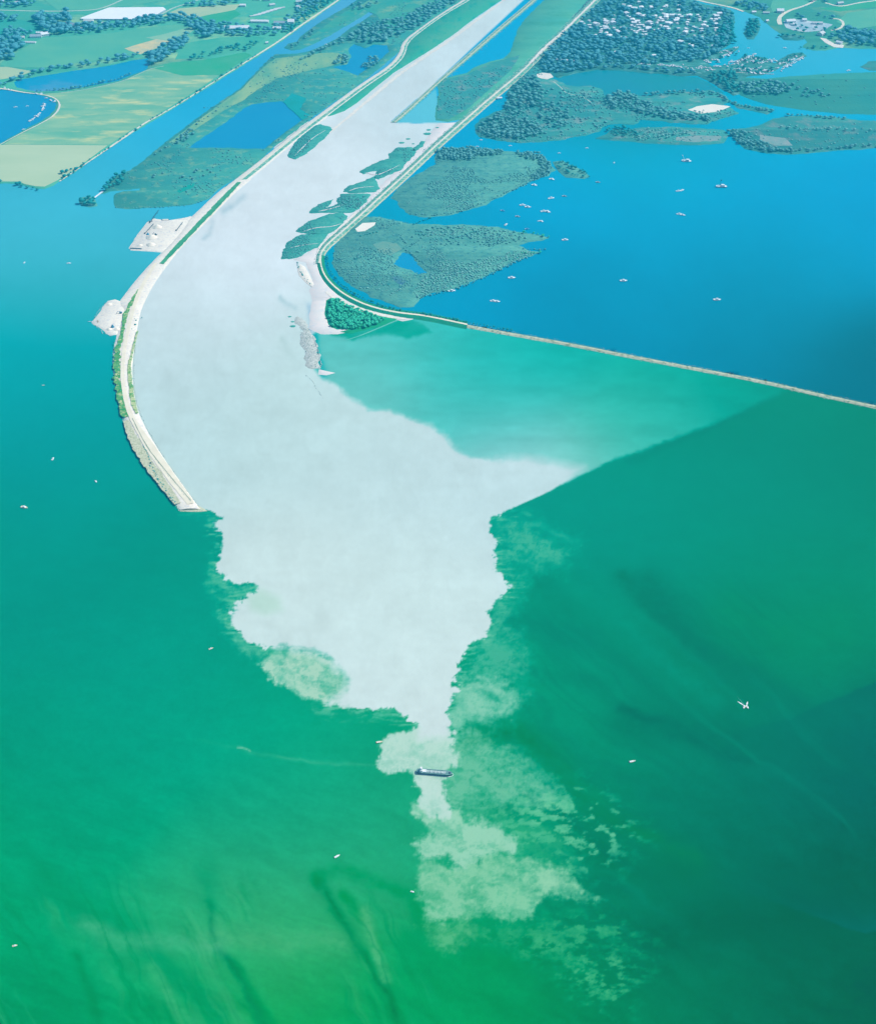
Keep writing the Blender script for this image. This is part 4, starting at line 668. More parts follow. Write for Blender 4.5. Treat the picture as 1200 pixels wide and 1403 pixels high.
trees(in_area([(5,48),(8,38),(20,38),(30,44),(45,44),(44,52),(10,54)], 20)+in_area([(-10,30),(0,22),(26,24),(24,30)], 20)+in_area([(-10,10),(0,-4),(40,-6),(55,2),(45,9),(10,11)], 22, .7), 20, 16, F_FAR, 'farm')
trees(in_area([(255,84),(262,76),(290,72),(315,63),(345,60),(360,58),(340,72),(310,70),(290,80)], 19, .75), 17, 13, F_DARK, 'farm')
trees(in_area([(262,40),(300,48),(340,50),(385,48),(402,32),(432,12),(455,-6),(430,-12),(405,12),(388,32),(365,40),(335,36),(300,32),(285,30)], 20, .85), 18, 14, F_FAR, 'farm')
trees(in_area([(250,6),(290,2),(330,0),(330,6),(290,10),(262,11)], 22, .7)+in_area([(330,-4),(400,-6),(420,-14),(300,-20),(280,-6)], 30, .6), 18, 12, F_FAR, 'farm')
trees(in_area([(392,46),(404,30),(432,10),(460,-10),(468,-6),(440,14),(415,33),(398,46)], 18), 16, 12, F_DARK, 'farm')
trees(along([(85,247),(108,232),(152,201),(183,180),(218,159),(254,138),(306,104),(350,77)], 17, 8, .7), 8, 6, F_DARK, 'field')
trees(in_area([(478,55),(485,40),(500,33),(540,28),(580,12),(620,-8),(640,-4),(604,14),(575,36),(552,50),(520,60),(495,60)], 19, .85), 18, 13, F_MID, 'marsh')
trees(along([(412,82),(425,76),(440,70),(460,60),(480,52),(500,42)], 13, 22), 14, 10, F_MID, 'marsh')
trees(in_area([(456,88),(462,78),(476,76),(482,84),(470,90)], 16)+in_area([(495,92),(505,80),(518,78),(520,86),(505,96)], 16)+in_area([(476,14),(484,6),(520,4),(500,14)], 22), 14, 10, F_MID, 'marsh')
trees(along([(398,66),(410,58),(422,50),(432,42)], 16, 14, .8)+in_area([(240,194),(250,184),(262,178),(270,182),(255,194),(244,198)], 15), 12, 8, F_MID, 'marsh')
trees(along([(296,152),(275,167),(248,187),(215,212)], 24, 8, .6)+in_area([(243,238),(262,232),(285,232),(296,238),(262,246),(244,246)], 22, .5)+in_area([(196,244),(220,236),(235,240),(210,250)], 26, .4), 9, 5, F_MID, 'marsh')
trees(along([(712,322),(725,321),(740,323),(750,326)], 8, 12)+along([(715,349),(728,347),(738,346)], 8, 10), 8, 7, F_NEAR, 'tip')
# the one hundreds that show largest stand as trees of their own, the rest is one wood
TREES.sort(key=lambda t: -t[3]/math.hypot(t[0], t[1], CAM_H)*(1 if t[6] != 'camp' else .8))
NEARW = [t for t in TREES if t[6] in ('wood', 'islet', 'spit', 'field', 'spit2', 'tip', 'hedge')][:262]
_ids = set(id(t) for t in NEARW); NEARW += [t for t in TREES if id(t) not in _ids and G(1, 1) and abs(t[0]) < 2300][:34]
_ids = set(id(t) for t in NEARW); REST = [t for t in TREES if id(t) not in _ids]
CROWN = {}
def crown_mesh(m, k):
    if (m.name, k) not in CROWN:
        V, F = crown_np(2, 3, 90, 20+k); me = mesh_np('crown', V, [F], m); CROWN[(m.name, k)] = me
    return CROWN[(m.name, k)]
def trunk_mesh():
    b = MB(); b.bar((0, 0, -.02), (0, 0, .5), .035, 6, .018)
    for a in (0, 2.1, 4.2): b.bar((0, 0, .3), (math.cos(a)*.22, math.sin(a)*.22, .55), .014, 5, .006)
    return b.mesh('trunk', BARK)
TRUNK = trunk_mesh()
def picx(t): return 600+FPX*t[0]/(t[1]*math.cos(PITCH)+CAM_H*math.sin(PITCH))
ORD = ['first','second','third','fourth','fifth','sixth','seventh','eighth','ninth','tenth','eleventh','twelfth','thirteenth','fourteenth','fifteenth','sixteenth']
LAB = {}
SHORT = {'islet': 'on the tiny islet beyond the left marsh', 'spit': 'on the marsh spit by the small inlet', 'field': 'along the hay field shore', 'tip': 'at the pointed tips of the lower reed island', 'spit2': 'on the green spit in the blue bay', 'pond': 'along the narrow field pond', 'bay': 'along the long reed flats', 'i2': 'on the upper reed island rim'}
for key in ('islet', 'spit', 'field', 'tip', 'spit2', 'pond', 'bay', 'i2'):
    g = sorted([t for t in NEARW if t[6] == key], key=picx)
    if len(g) <= 16:
        for i, t in enumerate(g): LAB[id(t)] = ORD[i]+' tree from the left '+SHORT[key]
def where(t):
    if t[6] != 'farm': return K[t[6]]
    p = picx(t); return 'large broadleaf tree '+('in the clumps at the left edge among farm roofs' if p < 105 else 'in the belt below the long white glasshouse' if p < 265 else 'in the belt between the white halls and the canal' if p < 600 else 'in the dark belt at the top right corner')
for tt in NEARW:
    x, y, z, d, h, m, key = tt
    t = thing('tree', LAB.get(id(tt), where(tt)), 'tree', (x, y, z), rnd.random()*6.28, where(tt)); 
    cr = link('crown', crown_mesh(m, rnd.randrange(4)), t); cr.scale = (d, d, h); tr = link('trunk', TRUNK, t); tr.scale = (d, d, h)
def mi(m): return FOLS.index(m)
tag(scatter_mesh('woodland', [(x, y, z, d, h, m) for x, y, z, d, h, m, k in REST], LOW, FOLS, mi), kind='stuff')
# low growth of reeds, scrub and bushes
shrubs(in_area([(600,310),(650,312),(700,318),(715,325),(690,330),(620,326),(580,322)], 8, .75), 5, 3.5, F_PALE)
shrubs(in_area([(600,350),(640,362),(700,345),(725,343),(735,350),(700,362),(665,377),(635,389),(590,402),(573,408),(565,402),(575,385),(600,375)], 7, .85), 5.5, 4, F_PALE)
shrubs(in_area([(500,300),(560,307),(610,312),(620,340),(600,372),(560,400),(520,400),(480,380),(462,350),(475,325)], 9, .7, -.02), 4, 2.2, F_PALE)
shrubs(along([(553,340),(565,350),(580,362),(600,372)], 6, 5)+along([(548,322),(556,334)], 6, 5), 6, 4.5, F_MID)
shrubs(along([(572,409),(590,404),(615,400),(640,390),(665,380),(690,367),(712,358)], 6, 6), 6, 4.5, F_MID)
shrubs(in_area([(560,258),(600,245),(640,268),(700,258),(735,240),(745,244),(690,267),(650,284),(600,296),(560,292),(548,280)], 8, .7, .02), 4.5, 2.6, F_PALE)
shrubs(along([(562,293),(600,296),(640,288),(690,266),(735,245)], 7, 6), 6, 4, F_MID)
shrubs(in_area([(660,180),(720,150),(800,135),(830,150),(845,165),(810,180),(740,192),(690,190)], 17, .5), 7, 4, F_PALE)
shrubs(along([(700,194),(740,194),(790,187),(820,177),(835,169)], 9, 6), 6, 3.5, F_PALE)
shrubs(in_area([(825,188),(850,178),(920,177),(985,181),(985,192),(920,196),(850,191)], 13, .6), 7, 4, F_PALE)
shrubs(in_area([(1010,185),(1070,168),(1150,168),(1200,172),(1200,200),(1080,208),(1030,200)], 20, .45), 7, 4, F_PALE)
shrubs(in_area([(598,160),(600,120),(640,104),(690,90),(700,95),(660,130),(620,162)], 13, .5), 8, 4, F_MID)
shrubs(in_area([(340,112),(370,90),(430,84),(480,105),(500,110),(450,145),(400,140),(340,138)], 24, .35), 8, 3.5, F_MID)
shrubs(in_area([(175,250),(240,215),(330,208),(340,225),(290,262),(200,282),(170,280)], 20, .3), 6, 2.5, F_MID)
shrubs(along([(160,285),(200,285),(235,283),(265,281),(288,270)], 10, 5), 6, 2, F_MID)
shrubs(along([(280,148),(320,146),(345,140),(370,137),(385,137)], 9, 6)+along([(388,137),(400,145),(412,150),(420,160)], 9, 10), 7, 2.5, F_MID)
for P in [RIV[k] for k in (0, 2, 3, 4, 5)]: shrubs(in_area(P, 6, .8, .05), 4.5, 2.6, F_MID)
shrubs(in_area([(397,212),(406,197),(428,176),(445,173),(452,178),(430,199),(405,216)], 6, .8, 0), 5, 3, F_MID)
shrubs(in_area([(462,274),(470,269),(502,269),(488,286),(470,288)], 7, .7), 6, 4, F_MID)
shrubs(along([(158,465),(157,485),(157,505),(160,530),(165,550),(171,572)], 5, 5, .75), 3.6, 2.6, F_NEAR, 2.2)
shrubs(along([(163,470),(162,500),(165,530),(171,560)], 6, 6, .6), 3.2, 2.4, F_NEAR, 3)
shrubs(along([(184,470),(181,500),(181,525),(184,548),(188,566)], 5, 3, .5), 3, 2, F_NEAR, 2.6)
shrubs([G(x, y) for x, y in ((168,571),(171,573),(174,572),(187,440),(185,438),(186,446),(181,452),(195,436))], 6, 4, F_DARK, 1.5)
shrubs(along([(196,612),(202,622),(206,632)], 3.5, 2)+along([(208,640),(214,652),(222,664),(230,676),(240,692)], 3, 5, .8)+[G(x, y) for x, y in ((207,637),(209,639),(206,640))], 3.6, 2.4, F_DARK, 3.2)
shrubs(along([(213,630),(222,642),(236,660),(252,678),(264,692)], 4, 1.5, .45), 1.8, 1.2, F_DARK, 3.6)
shrubs(along(off(NW, 4)[1:], 9, 2, .5), 3.4, 2, F_MID, 1.4)
shrubs(along(off(SE[6:], 2)[:], 7, 2, .35), 2.6, 1.6, F_MID, 1.2)
shrubs(along(DIKE_R[20:], 9, 3, .35), 3, 1.6, F_MID, 1.2)
shrubs(along([(408,360),(411,372),(418,382),(427,390)], 5, 4, .8), 4.5, 2.5, F_DARK)
shrubs(along([(705,-50),(625,12),(565,48),(549,80),(498,118),(440,160),(380,206),(330,246)], 12, 6, .35), 3.5, 2, F_MID, 1.6)
shrubs(in_area([(690,150),(735,120),(800,125),(835,140),(845,165),(810,180),(740,192),(690,190)], 24, .6), 12, 6, F_MID)
shrubs(in_area(I1, 7, .8, .16), 5, 3.2, F_MID)
shrubs(in_area(I2, 7, .8, .18), 5.5, 3.4, F_MID)
shrubs(in_area(D1, 12, .8, .1), 8, 4.5, F_MID)
shrubs(in_area(MARSH, 13, .7, .22), 7, 3, F_MID)
shrubs(in_area([(600,308),(700,316),(722,326),(700,335),(600,338),(560,325)], 12, .6), 8, 5, F_MID)
shrubs(in_area([(1012,118),(1100,106),(1200,102),(1200,150),(1110,148),(1030,134)], 40, .4), 10, 4, F_MID)
for _ in range(26):
    px, py = rnd.uniform(470, 720), rnd.uniform(300, 405)
    if inpoly(I1, px, py): shrubs(along([(px, py), (px+rnd.uniform(10, 30), py-rnd.uniform(-3, 9))], 6, 4), 6, 4, rnd.choice((F_MID, F_PALE, F_DARK)))
tag(scatter_mesh('scrub', SHRUBS, BUSH, FOLS, mi), kind='stuff')
# loose stones along the dikes and on the stone bar
V0, F0 = ico(1); STONES = [(V0*.5*(1+.3*fbm(V0[:, 0]*2+k, V0[:, 1]*2+V0[:, 2], k)[:, None])*[1, 1, .7], F0) for k in range(3)]
ST_L = mat('stone_light', (.62, .66, .6), (.5, .55, .5), .4); ST_D = mat('stone_dark', (.16, .24, .22), (.26, .34, .3), .4)
st = []
def stones(pts, d, z, dk=.25):
    for x, y in pts: k = d*rnd.uniform(.5, 1.4); st.append((x, y, z, k, k, ST_D if rnd.random() < dk else ST_L))
stones(in_area([(413,448),(420,444),(432,462),(434,478),(438,496),(434,505),(425,502),(417,480),(411,462)], 3.4, .42), 2.1, .5, .4)
stones(along([(437,505),(441,500),(438,492),(435,476),(430,462)], 2.5, 3), 2.6, .9, .1)
stones(along([(417,512),(424,518),(430,524),(432,530),(437,538),(443,545)], 5, 2, .7), 2.2, .2, .5)
stones(along([(157,470),(155,500),(160,540),(168,575),(180,606),(200,640),(225,674),(246,699)], 3.2, 3), 2.2, .4, .2)
stones(along([(246,699),(262,700),(280,700)], 2.6, 3), 2.2, .4, .3)
stones(along([(186,470),(183,505),(186,550),(205,595),(250,664),(277,698)], 4, 2), 1.8, .3, .3)
stones(along(off(SE[5:], -3.2), 3.5, 3.5, .8), 1.9, .2, .35)
stones(along(off(SE[5:], 3.0), 4, 3.5, .6), 1.9, .2, .6)
stones(along(off(NW, 6.3), 8, 3, .8), 4, .3, .1)
stones(along([(534,168),(566,146),(620,102),(686,44),(741,-3)], 8, 10, .6), 3.2, .6, .2)
stones(along([(128,441),(134,426),(146,414),(158,411)], 4, 3)+along([(128,443),(140,456),(152,461)], 4, 3)+along([(178,340),(190,322),(205,302)], 5, 3), 2.4, .3, .4)
tag(scatter_mesh('riprap', st, STONES, [ST_L, ST_D], lambda m: [ST_L, ST_D].index(m)), kind='stuff')
# ------------------------------------------------------------------ boats
def pm(name, c, r=.4, sp=.5): return mat(name, c, tuple(v*.85 for v in c), .8, rough=r, spec=sp)
WHITE = pm('white_gelcoat', (.95, .96, .96)); CREAM = pm('cream_paint', (.80, .70, .45)); NAVY = pm('navy_paint', (.01, .05, .08)); GLASS = pm('cabin_glass', (.02, .05, .07), .1)
TEAK = pm('teak_deck', (.78, .72, .6), .7); GREY = pm('grey_paint', (.4, .45, .48)); STEEL = pm('steel_dark', (.04, .09, .12), .5); FOAM = pm('foam', (.82, .86, .86), .8); RED = pm('red_paint', (.5, .08, .05)); BLUE = pm('blue_canvas', (.1, .35, .6), .8); ORANGE = pm('ochre_paint', (.75, .45, .15)); ALU = pm('mast_metal', (.75, .78, .8), .3)
def hull_mesh(L, B, D, m, blunt=.25, top=None):
    b = MB(); st_ = [(-.5, .82), (-.3, .97), (0, 1), (.22, .88), (.38, .55 if blunt < .5 else .8), (.5, .04+blunt*.3)]; rings = []
    for t, w in st_: y = w*B/2; x = t*L; sh = D*(1+.35*max(0, t)); rings.append([(x-.02*L*(t > .3), -y*.7, -.3), (x, -y, sh), (x, y, sh), (x-.02*L*(t > .3), y*.7, -.3)])
    for a, c in zip(rings[:-1], rings[1:]):
        b.poly([a[0], c[0], c[1], a[1]]); b.poly([a[2], c[2], c[3], a[3]]); b.poly([a[1], c[1], c[2], a[2]], 1); b.poly([a[3], c[3], c[0], a[0]])
    b.poly([rings[0][0], rings[0][1], rings[0][2], rings[0][3]]); b.poly(rings[-1][::-1])
    return b.mesh('hull', [m, top or m])
def motorboat(label, px, py, ang, L=9, hull=None, deck=None, cabin=None, kind='motorboat', group=None, z=0, cat='boat'):
    x, y = G(px, py); L *= 1.22; t = thing(kind, label, cat, (x, y, z), R(ang), group); B = L*.42; D = L*.10
    link('hull', hull_mesh(L, B, D, hull or WHITE, .15, deck or WHITE), t)
    MB().box(-L*.18, L*.16, -B*.36, B*.36, D, D+L*.14, 0, L*.04).build('cabin', cabin or WHITE, t)
    MB().box(-L*.12, L*.135, -B*.335, B*.335, D+L*.05, D+L*.075, 0, .04).build('window_band', GLASS, t)
    MB().box(-L*.44, -L*.24, -B*.22, B*.22, D, D+.2).build('cockpit', TEAK, t)
    return t
def sailboat(label, px, py, ang, L=10, group=None):
    t = motorboat(label, px, py, ang, L, kind='sailing_boat', group=group)
    MB().bar((L*.08, 0, 1), (L*.08, 0, L*1.15), .09, 6, .05).build('mast', ALU, t); MB().bar((L*.08, 0, L*.3), (-L*.36, 0, L*.28), .22, 6).build('furled_sail', BLUE, t); return t
def skiff(label, px, py, ang, L=7, hull=None, inner=None):
    x, y = G(px, py); t = thing('open_boat', label, 'boat', (x, y, 0), R(ang)); link('hull', hull_mesh(L, L*.34, L*.1, hull or WHITE, .2, inner or TEAK), t)
    MB().box(-L*.08, L*.02, -L*.15, L*.15, L*.1, L*.1+.25).box(-L*.34, -L*.26, -L*.14, L*.14, L*.1, L*.1+.25).build('bench', WHITE, t)
    MB().box(-L*.54, -L*.48, -.3, .3, .1, L*.16).build('outboard_motor', STEEL, t); return t
BAYB = [(732,254,-25,'upper of two white motorboats near the upper reed island shore, slightly left'),(756,246,-30,'white motorboat just below the gap between upper reed island and tree spit'),
 (723,284,-12,'white motorboat touching its left neighbour, right one of a close pair'),(716,281.5,0,'white motorboat of a close pair, the left and shorter one'),(755,272,20,'stubby bright white motorboat alone above the doubled pair'),
 (745,290,5,'left boat of the brightest rafted pair off the upper reed island'),(750,290.5,-35,'right slanting boat of the brightest rafted pair off the upper reed island'),
 (774,329,5,'white motorboat alone just right of the lower island pointed tip'),(701,381,0,'white motorboat below the lower reed island, farthest from its shore'),(619,399,8,'long low white boat close to the lower reed island south shore'),
 (854,385,0,'lone white motorboat in the middle of the blue bay'),(982,411,0,'lone white motorboat in the lower right of the blue bay')]
for x, y, a, l in BAYB: motorboat(l, x, y, a, 15 if y > 330 or 'bright' in l else 14)
SM = [(773,269,-15,'dull blue grey boat right of the stubby white motorboat',GREY),(819,250,-15,'pale grey boat alone right of the tree spit',GREY),(741.5,303.5,-30,'smaller white boat below the brightest rafted pair',WHITE),(738,303,10,'tiny tender left of the smaller white boat',WHITE),
 (709,297,-20,'grey boat between island shore and the rafted pair',GREY),(688.5,289,-20,'faint blue boat nearest the upper reed island lower shore',BLUE),(693,308,60,'little white boat just above the lower reed island',WHITE),(722,314,10,'faint pale boat just above the lower island tip',BLUE)]
for x, y, a, l, h in SM: motorboat(l, x, y, a, 11 if 'tiny' not in l else 6, hull=h, deck=h, cabin=h)
for x, y, a, l in ((675.5,412.5,5,'white boat on the left of the rafted pair below the lower reed island'),(681,413.5,-10,'white boat on the right of the rafted pair below the lower reed island'),(929,262,15,'left boat of the white pair below the crane pontoon'),(934,261,40,'right boat of the white pair below the crane pontoon'),(930,293.5,10,'left boat of the lower white pair in the upper bay'),(935,295,-20,'right boat of the lower white pair in the upper bay')): motorboat(l, x, y, a, 12)
for x, y, a, l in ((766,210,0,'tiny white boat above the tree spit, left one'),(804,203,0,'tiny white boat near the far reed shore'),(841,223,80,'tiny white boat in the open water left of the crane pontoon'),(659,192,0,'tiny white boat in the channel beside the right dike, upper one'),(654,201,0,'tiny white boat in the channel beside the right dike, lower one'),(699,200,0,'tiny white boat in the channel between the two islands')): motorboat(l, x, y, a, 8)
motorboat('white motorboat anchored alone at the left edge of the green lake', 34, 695.5, -18, 12, deck=CREAM)
motorboat('short white boat alone in the teal water left of the curved dike', 73, 629, 82, 8)
motorboat('small white boat nearest the curved left dike', 132, 660, -60, 6.5)
motorboat('small white boat in the pale water left of the dike, left one', 34, 360, 75, 7); motorboat('small white boat in the pale water left of the dike, right one', 95, 361, 5, 9)
skiff('small ochre boat in dark teal water at the left edge', 60, 528, 10, 6, ORANGE, CREAM)
motorboat('round cream boat alone below the west rim of the silt plume', 289.5, 889, 30, 6.5, hull=NAVY, deck=CREAM, cabin=WHITE)
motorboat('small cream boat alone at the lower left edge of the lake', 21, 1296, 15, 5.5, deck=CREAM); motorboat('small white boat beside the pale lower end of the plume', 565, 1222, -15, 4.5)
skiff('long narrow cream boat drifting in the green water', 462, 1173.5, 35, 9, CREAM, WHITE); skiff('ochre boat just off the west edge of the plume tail', 520, 1017, 12, 10.5, ORANGE, CREAM)
t = skiff('open boat with white ends and brown middle on the dark green water', 866, 1043.5, 15, 10, TEAK, TEAK); MB().box(-4.6, -1.6, -1, 1, 1, 1.7, 0, .3).build('foredeck', WHITE, t); MB().box(3, 4.6, -.7, .7, 1.1, 1.7, 0, .2).build('aft_deck', WHITE, t)
# the pair of speeding hulls with a spreading wake
def wake_boat():
    x, y = G(1021, 969); t = thing('trawling_boat', 'white twin hull boat with two bright wake streaks on the dark green water', 'boat', (x, y, 0), R(-90))
    for s in (-1, 1):
        h = link('hull', hull_mesh(7.5, 3.1, .9, WHITE, .2), t); h.location = (0, s*2.6, 0); h.rotation_euler = (0, 0, R(s*18)); MB().box(-2, .6, s*2.6-.8, s*2.6+.8, .9, 1.9, 0, .3).build('cabin', WHITE, t)
    MB().box(-1, 1, -2.4, 2.4, .8, 1.15).build('deck_bridge', CREAM, t)
    f = MB()
    for s, a, L_ in ((1, 20, 9), (-1, 42, 12)):
        d = Vector((-math.cos(R(a)), s*math.sin(R(a)), 0)); n = Vector((-d.y, d.x, 0)); p = Vector((-4.5, s*2.4, .12))
        f.poly([p-n*.5, p+d*L_*.5-n*1.25, p+d*L_-n*.3, p+d*L_+n*.3, p+d*L_*.5+n*1.25, p+n*.5])
    o = f.build('wake', FOAM, t)
    f = MB(); d = Vector((-math.cos(R(25)), -math.sin(R(25)), 0)); n = Vector((-d.y, d.x, 0)); p = Vector((-4, 0, .1)); f.poly([p-n*.25, p+d*22-n*.1, p+d*22+n*.1, p+n*.25]); f.build('wake', pm('thin_foam', (.15, .55, .45), .8), t)
wake_boat()
# the gravel barge
def barge():
    x, y = G(595, 1059.5); t = thing('gravel_barge', 'long dark gravel barge with white wheelhouse crossing the plume tail', 'cargo ship', (x, y, 0), R(-6.5)); L, B, D = 54, 9.5, 2.6
    b = MB(); stn = [(-.5, .55), (-.46, .9), (-.38, 1), (.36, 1), (.44, .8), (.49, .4), (.5, .1)]; r = []
    for q, w in stn: sh = D+(.9 if q > .35 else (.7 if q < -.36 else 0)); r.append([(q*L, -w*B/2*.85, -.5), (q*L, -w*B/2, sh), (q*L, w*B/2, sh), (q*L, w*B/2*.85, -.5)])
    for a, c in zip(r[:-1], r[1:]): b.poly([a[0], c[0], c[1], a[1]]); b.poly([a[2], c[2], c[3], a[3]]); b.poly([a[1], c[1], c[2], a[2]], 1); b.poly([a[3], c[3], c[0], a[0]])
    b.poly(r[0]); b.poly(r[-1][::-1]); b.build('hull', [STEEL, pm('deck_green', (.14, .30, .28), .7)], t)
    h = MB(); x0, x1, y0, y1 = -.3*L, .33*L, -3.6, 3.6
    for q in ((x0, x1, y0, y0+.35), (x0, x1, y1-.35, y1), (x0, x0+.4, y0, y1), (x1-.4, x1, y0, y1)): h.box(*q, D, D+1.3)
    h.build('hold_coaming', pm('coaming', (.22, .38, .36), .6), t)
    g = MB(); n = 16
    for i in range(n):
        for j in range(4):
            P = []
            for a, c in ((i, j), (i+1, j), (i+1, j+1), (i, j+1)): xx = x0+.4+(x1-x0-.8)*a/n; yy = y0+.35+(y1-y0-.7)*c/4; P.append((xx, yy, D+.3+1.6*math.sin(math.pi*c/4)*(.5+.5*abs(math.sin(a*1.1)))))
            g.poly(P)
    g.build('gravel_load', mat('wet_gravel', (.55, .62, .58), (.35, .45, .43), .5), t)
    w = MB().box(-.40*L, -.34*L, -3.4, 3.4, D+.7, D+4.2).build('deckhouse', WHITE, t); MB().box(-.395*L, -.345*L, -3.43, 3.43, D+2.6, D+3.4).build('window', GLASS, w)
    w = MB().box(-.385*L, -.345*L, -2.2, 2.2, D+4.2, D+7, 0, .2).build('wheelhouse', WHITE, t); MB().box(-.38*L, -.343*L, -2.1, 2.1, D+5.3, D+6.3).build('window', GLASS, w)
    MB().box(-.33*L, -.22*L, -2.8, 2.8, D, D+1.6, 0, .3).build('hatch_cover', WHITE, t)
    MB().bar((.42*L, 0, D), (.42*L, 0, D+6), .15, 6).build('mast', ALU, t); MB().box(.40*L, .46*L, -2.2, 2.2, D+.9, D+1.6, 0, .4).build('bow_locker', STEEL, t)
    for k in (-.12, 0, .1, .2): MB().box(k*L, k*L+.5, -3.7, 3.7, D+1.35, D+1.6).build('hold_beam', STEEL, t)
    f = MB()
    pts = [(-.52, .6), (-.3, 1.16), (.2, 1.16), (.42, 1.14), (.52, .5), (.545, 0)]; e = [(q*L, -w_*B/2) for q, w_ in pts]; e2 = [(q*L*.985, -w_*B/2*.82) for q, w_ in pts]
    for sg in (1, -1):
        for (a, c), (a2, c2) in zip(zip(e[:-1], e[1:]), zip(e2[:-1], e2[1:])): f.poly([(a[0], sg*a[1], .1), (c[0], sg*c[1], .1), (c2[0], sg*c2[1], .1), (a2[0], sg*a2[1], .1)])
    f.build('bow_wave', FOAM, t)
barge()
def crane_pontoon(label, px, py, ang, L, hullm, roofm, boom, up):
    x, y = G(px, py); t = thing('crane_pontoon', label, 'work boat', (x, y, 0), R(ang)); B = L*.42
    link('hull', hull_mesh(L, B, 2.2, hullm, .9, roofm), t)
    c = MB().box(-L*.05, L*.28, -B*.34, B*.34, 2.2, 6.5, 0, .3).build('deckhouse', roofm, t); MB().box(-L*.055, L*.27, -B*.345, B*.345, 4.2, 5.2).build('window', GLASS, c)
    b = MB()
    for s_ in (-1, 1):
        b.bar((-L*.18, s_*1.2, 2.2), (boom[0], s_*.5, boom[1]), .38, 5, .28)
    for k in range(5): q = k/5; b.bar((-L*.18*(1-q)+boom[0]*q, -1.2+.7*q, 2.2*(1-q)+boom[1]*q), (-L*.18*(1-q)+boom[0]*q, 1.2-.7*q, 2.2*(1-q)+boom[1]*q), .2, 4)
    b.build('boom', up, t); MB().box(boom[0]-1.6, boom[0]+1.6, -1.4, 1.4, boom[1]-1.6, boom[1]+.8, 0, .3).build('boom_head', up, t)
    MB().bar((boom[0], 0, boom[1]-1.5), (boom[0], 0, 5), .12, 4).build('hoist_cable', STEEL, t); MB().box(-L*.4, -L*.2, -B*.2, B*.2, 2.2, 4.2, 0, .3).build('winch_housing', roofm, t)
crane_pontoon('large white crane pontoon with raised boom in the upper bay', 940, 221, -15, 28, WHITE, WHITE, (-13, 17), WHITE)
crane_pontoon('dark work pontoon with white roof and dark tower in the upper bay', 988, 256, -5, 30, NAVY, WHITE, (-3, 20), STEEL)
# ------------------------------------------------------------------ gravel works on the left dike
PALE = mat('pale_gravel_heap', s((252,244,244),320), s((235,232,232),320), .12, bump=.5); BLUEH = mat('heap_dark_blue', (.05, .22, .34), (.08, .3, .42), .3)  # BLUEH: own dark blue of the small heaps, shared by one excavator
def heap(label, px, py, d, h, m, z=1.6):
    x, y = G(px, py); V, F = ico(3); V = V.copy(); r = np.hypot(V[:, 0], V[:, 1]); top = V[:, 2] > 0
    Z = np.where(top, (1-r)*1.0, 0)*h; n = fbm(V[:, 0]*3+px, V[:, 1]*3, 5, 4); P = np.c_[V[:, 0]*d/2*(1+.15*n), V[:, 1]*d/2*(1+.12*n), np.where(top, Z*(1+.2*n), -.2)]
    o = link('gravel_heap', mesh_np('gravel_heap', P, [F], m), loc=(x, y, z)); tag(o, label, 'gravel heap')
heap('large white gravel heap in the middle of the upper gravel yard', 208, 326, 30, 8, PALE); heap('second white gravel heap at the front of the upper gravel yard', 207, 336, 24, 6, PALE)
heap('white gravel heap at the back of the upper gravel yard', 216, 312, 26, 7, PALE); heap('low pale heap near the left corner of the upper gravel yard', 192, 337, 16, 4, PALE)
heap('small dark blue heap beside the conveyor of the upper gravel yard', 203, 322, 9, 6, BLUEH); heap('white gravel heap around the pit of the lower gravel yard', 161, 452, 16, 3, PALE); heap('white gravel heap at the south edge of the lower gravel yard', 150, 452, 14, 4, PALE)
heap('pointed dark blue heap on the lower gravel yard', 155, 449, 9, 8, BLUEH); heap('low white heap at the north edge of the lower gravel yard', 150, 418, 16, 3, PALE)
def conveyor(label, a, b, h0, h1, m):
    A = Vector((*G(*a), 0)); Bv = Vector((*G(*b), 0)); d = Bv-A; L = d.length; t = thing('conveyor', label, 'conveyor', (A.x, A.y, 1.2), math.atan2(d.y, d.x))
    MB().hexa([(0, -.8, h0), (L, -.8, h1), (L, .8, h1), (0, .8, h0)], [(0, -.8, h0+.9), (L, -.8, h1+.9), (L, .8, h1+.9), (0, .8, h0+.9)]).build('belt_frame', m, t)
    for q in (.15, .5, .85): hh = h0+(h1-h0)*q; l = MB().bar((L*q, -.9, -.6), (L*q, -.5, hh), .25, 5).bar((L*q, .9, -.6), (L*q, .5, hh), .25, 5).build('support', m, t)
    MB().box(-1.8, 1.2, -1.6, 1.6, h0-.5, h0+2.6, 0, .3).build('hopper', m, t)
conveyor('long dark conveyor reaching over the water from the upper gravel yard', (206, 306), (218, 291), 1.5, 5, STEEL); conveyor('dark conveyor along the landward side of the upper gravel yard', (199, 321), (211, 309), 1, 3.5, STEEL)
conveyor('green conveyor beside the silt road by the upper gravel yard', (242, 317), (251, 307), 1, 4, STEEL)
def excavator(label, px, py, ang, m, z=1.8, k=1.0):
    x, y = G(px, py); t = thing('excavator', label, 'excavator', (x, y, z), R(ang)); t.scale = (k, k, k)
    for s_ in (-1, 1): MB().box(-2, 2, s_*1.2-.35, s_*1.2+.35, 0, .9, 0, .15).build('track', STEEL, t)
    MB().box(-2.2, 1.6, -1.3, 1.3, 1, 2.2, 0, .1).build('body', m, t); c = MB().box(.1, 1.5, -1.2, 0, 2.2, 3.6, 0, .1).build('cab', m, t); MB().box(.15, 1.52, -1.22, .02, 2.6, 3.3).build('window', GLASS, c)
    MB().bar((1.4, .3, 1.8), (4.2, .3, 4.6), .3, 5).bar((4.2, .3, 4.6), (6.4, .3, 2.4), .24, 5).build('arm', m, t); MB().box(5.9, 7, -.3, .9, .8, 2.4, 0, .2).build('bucket', STEEL, t)
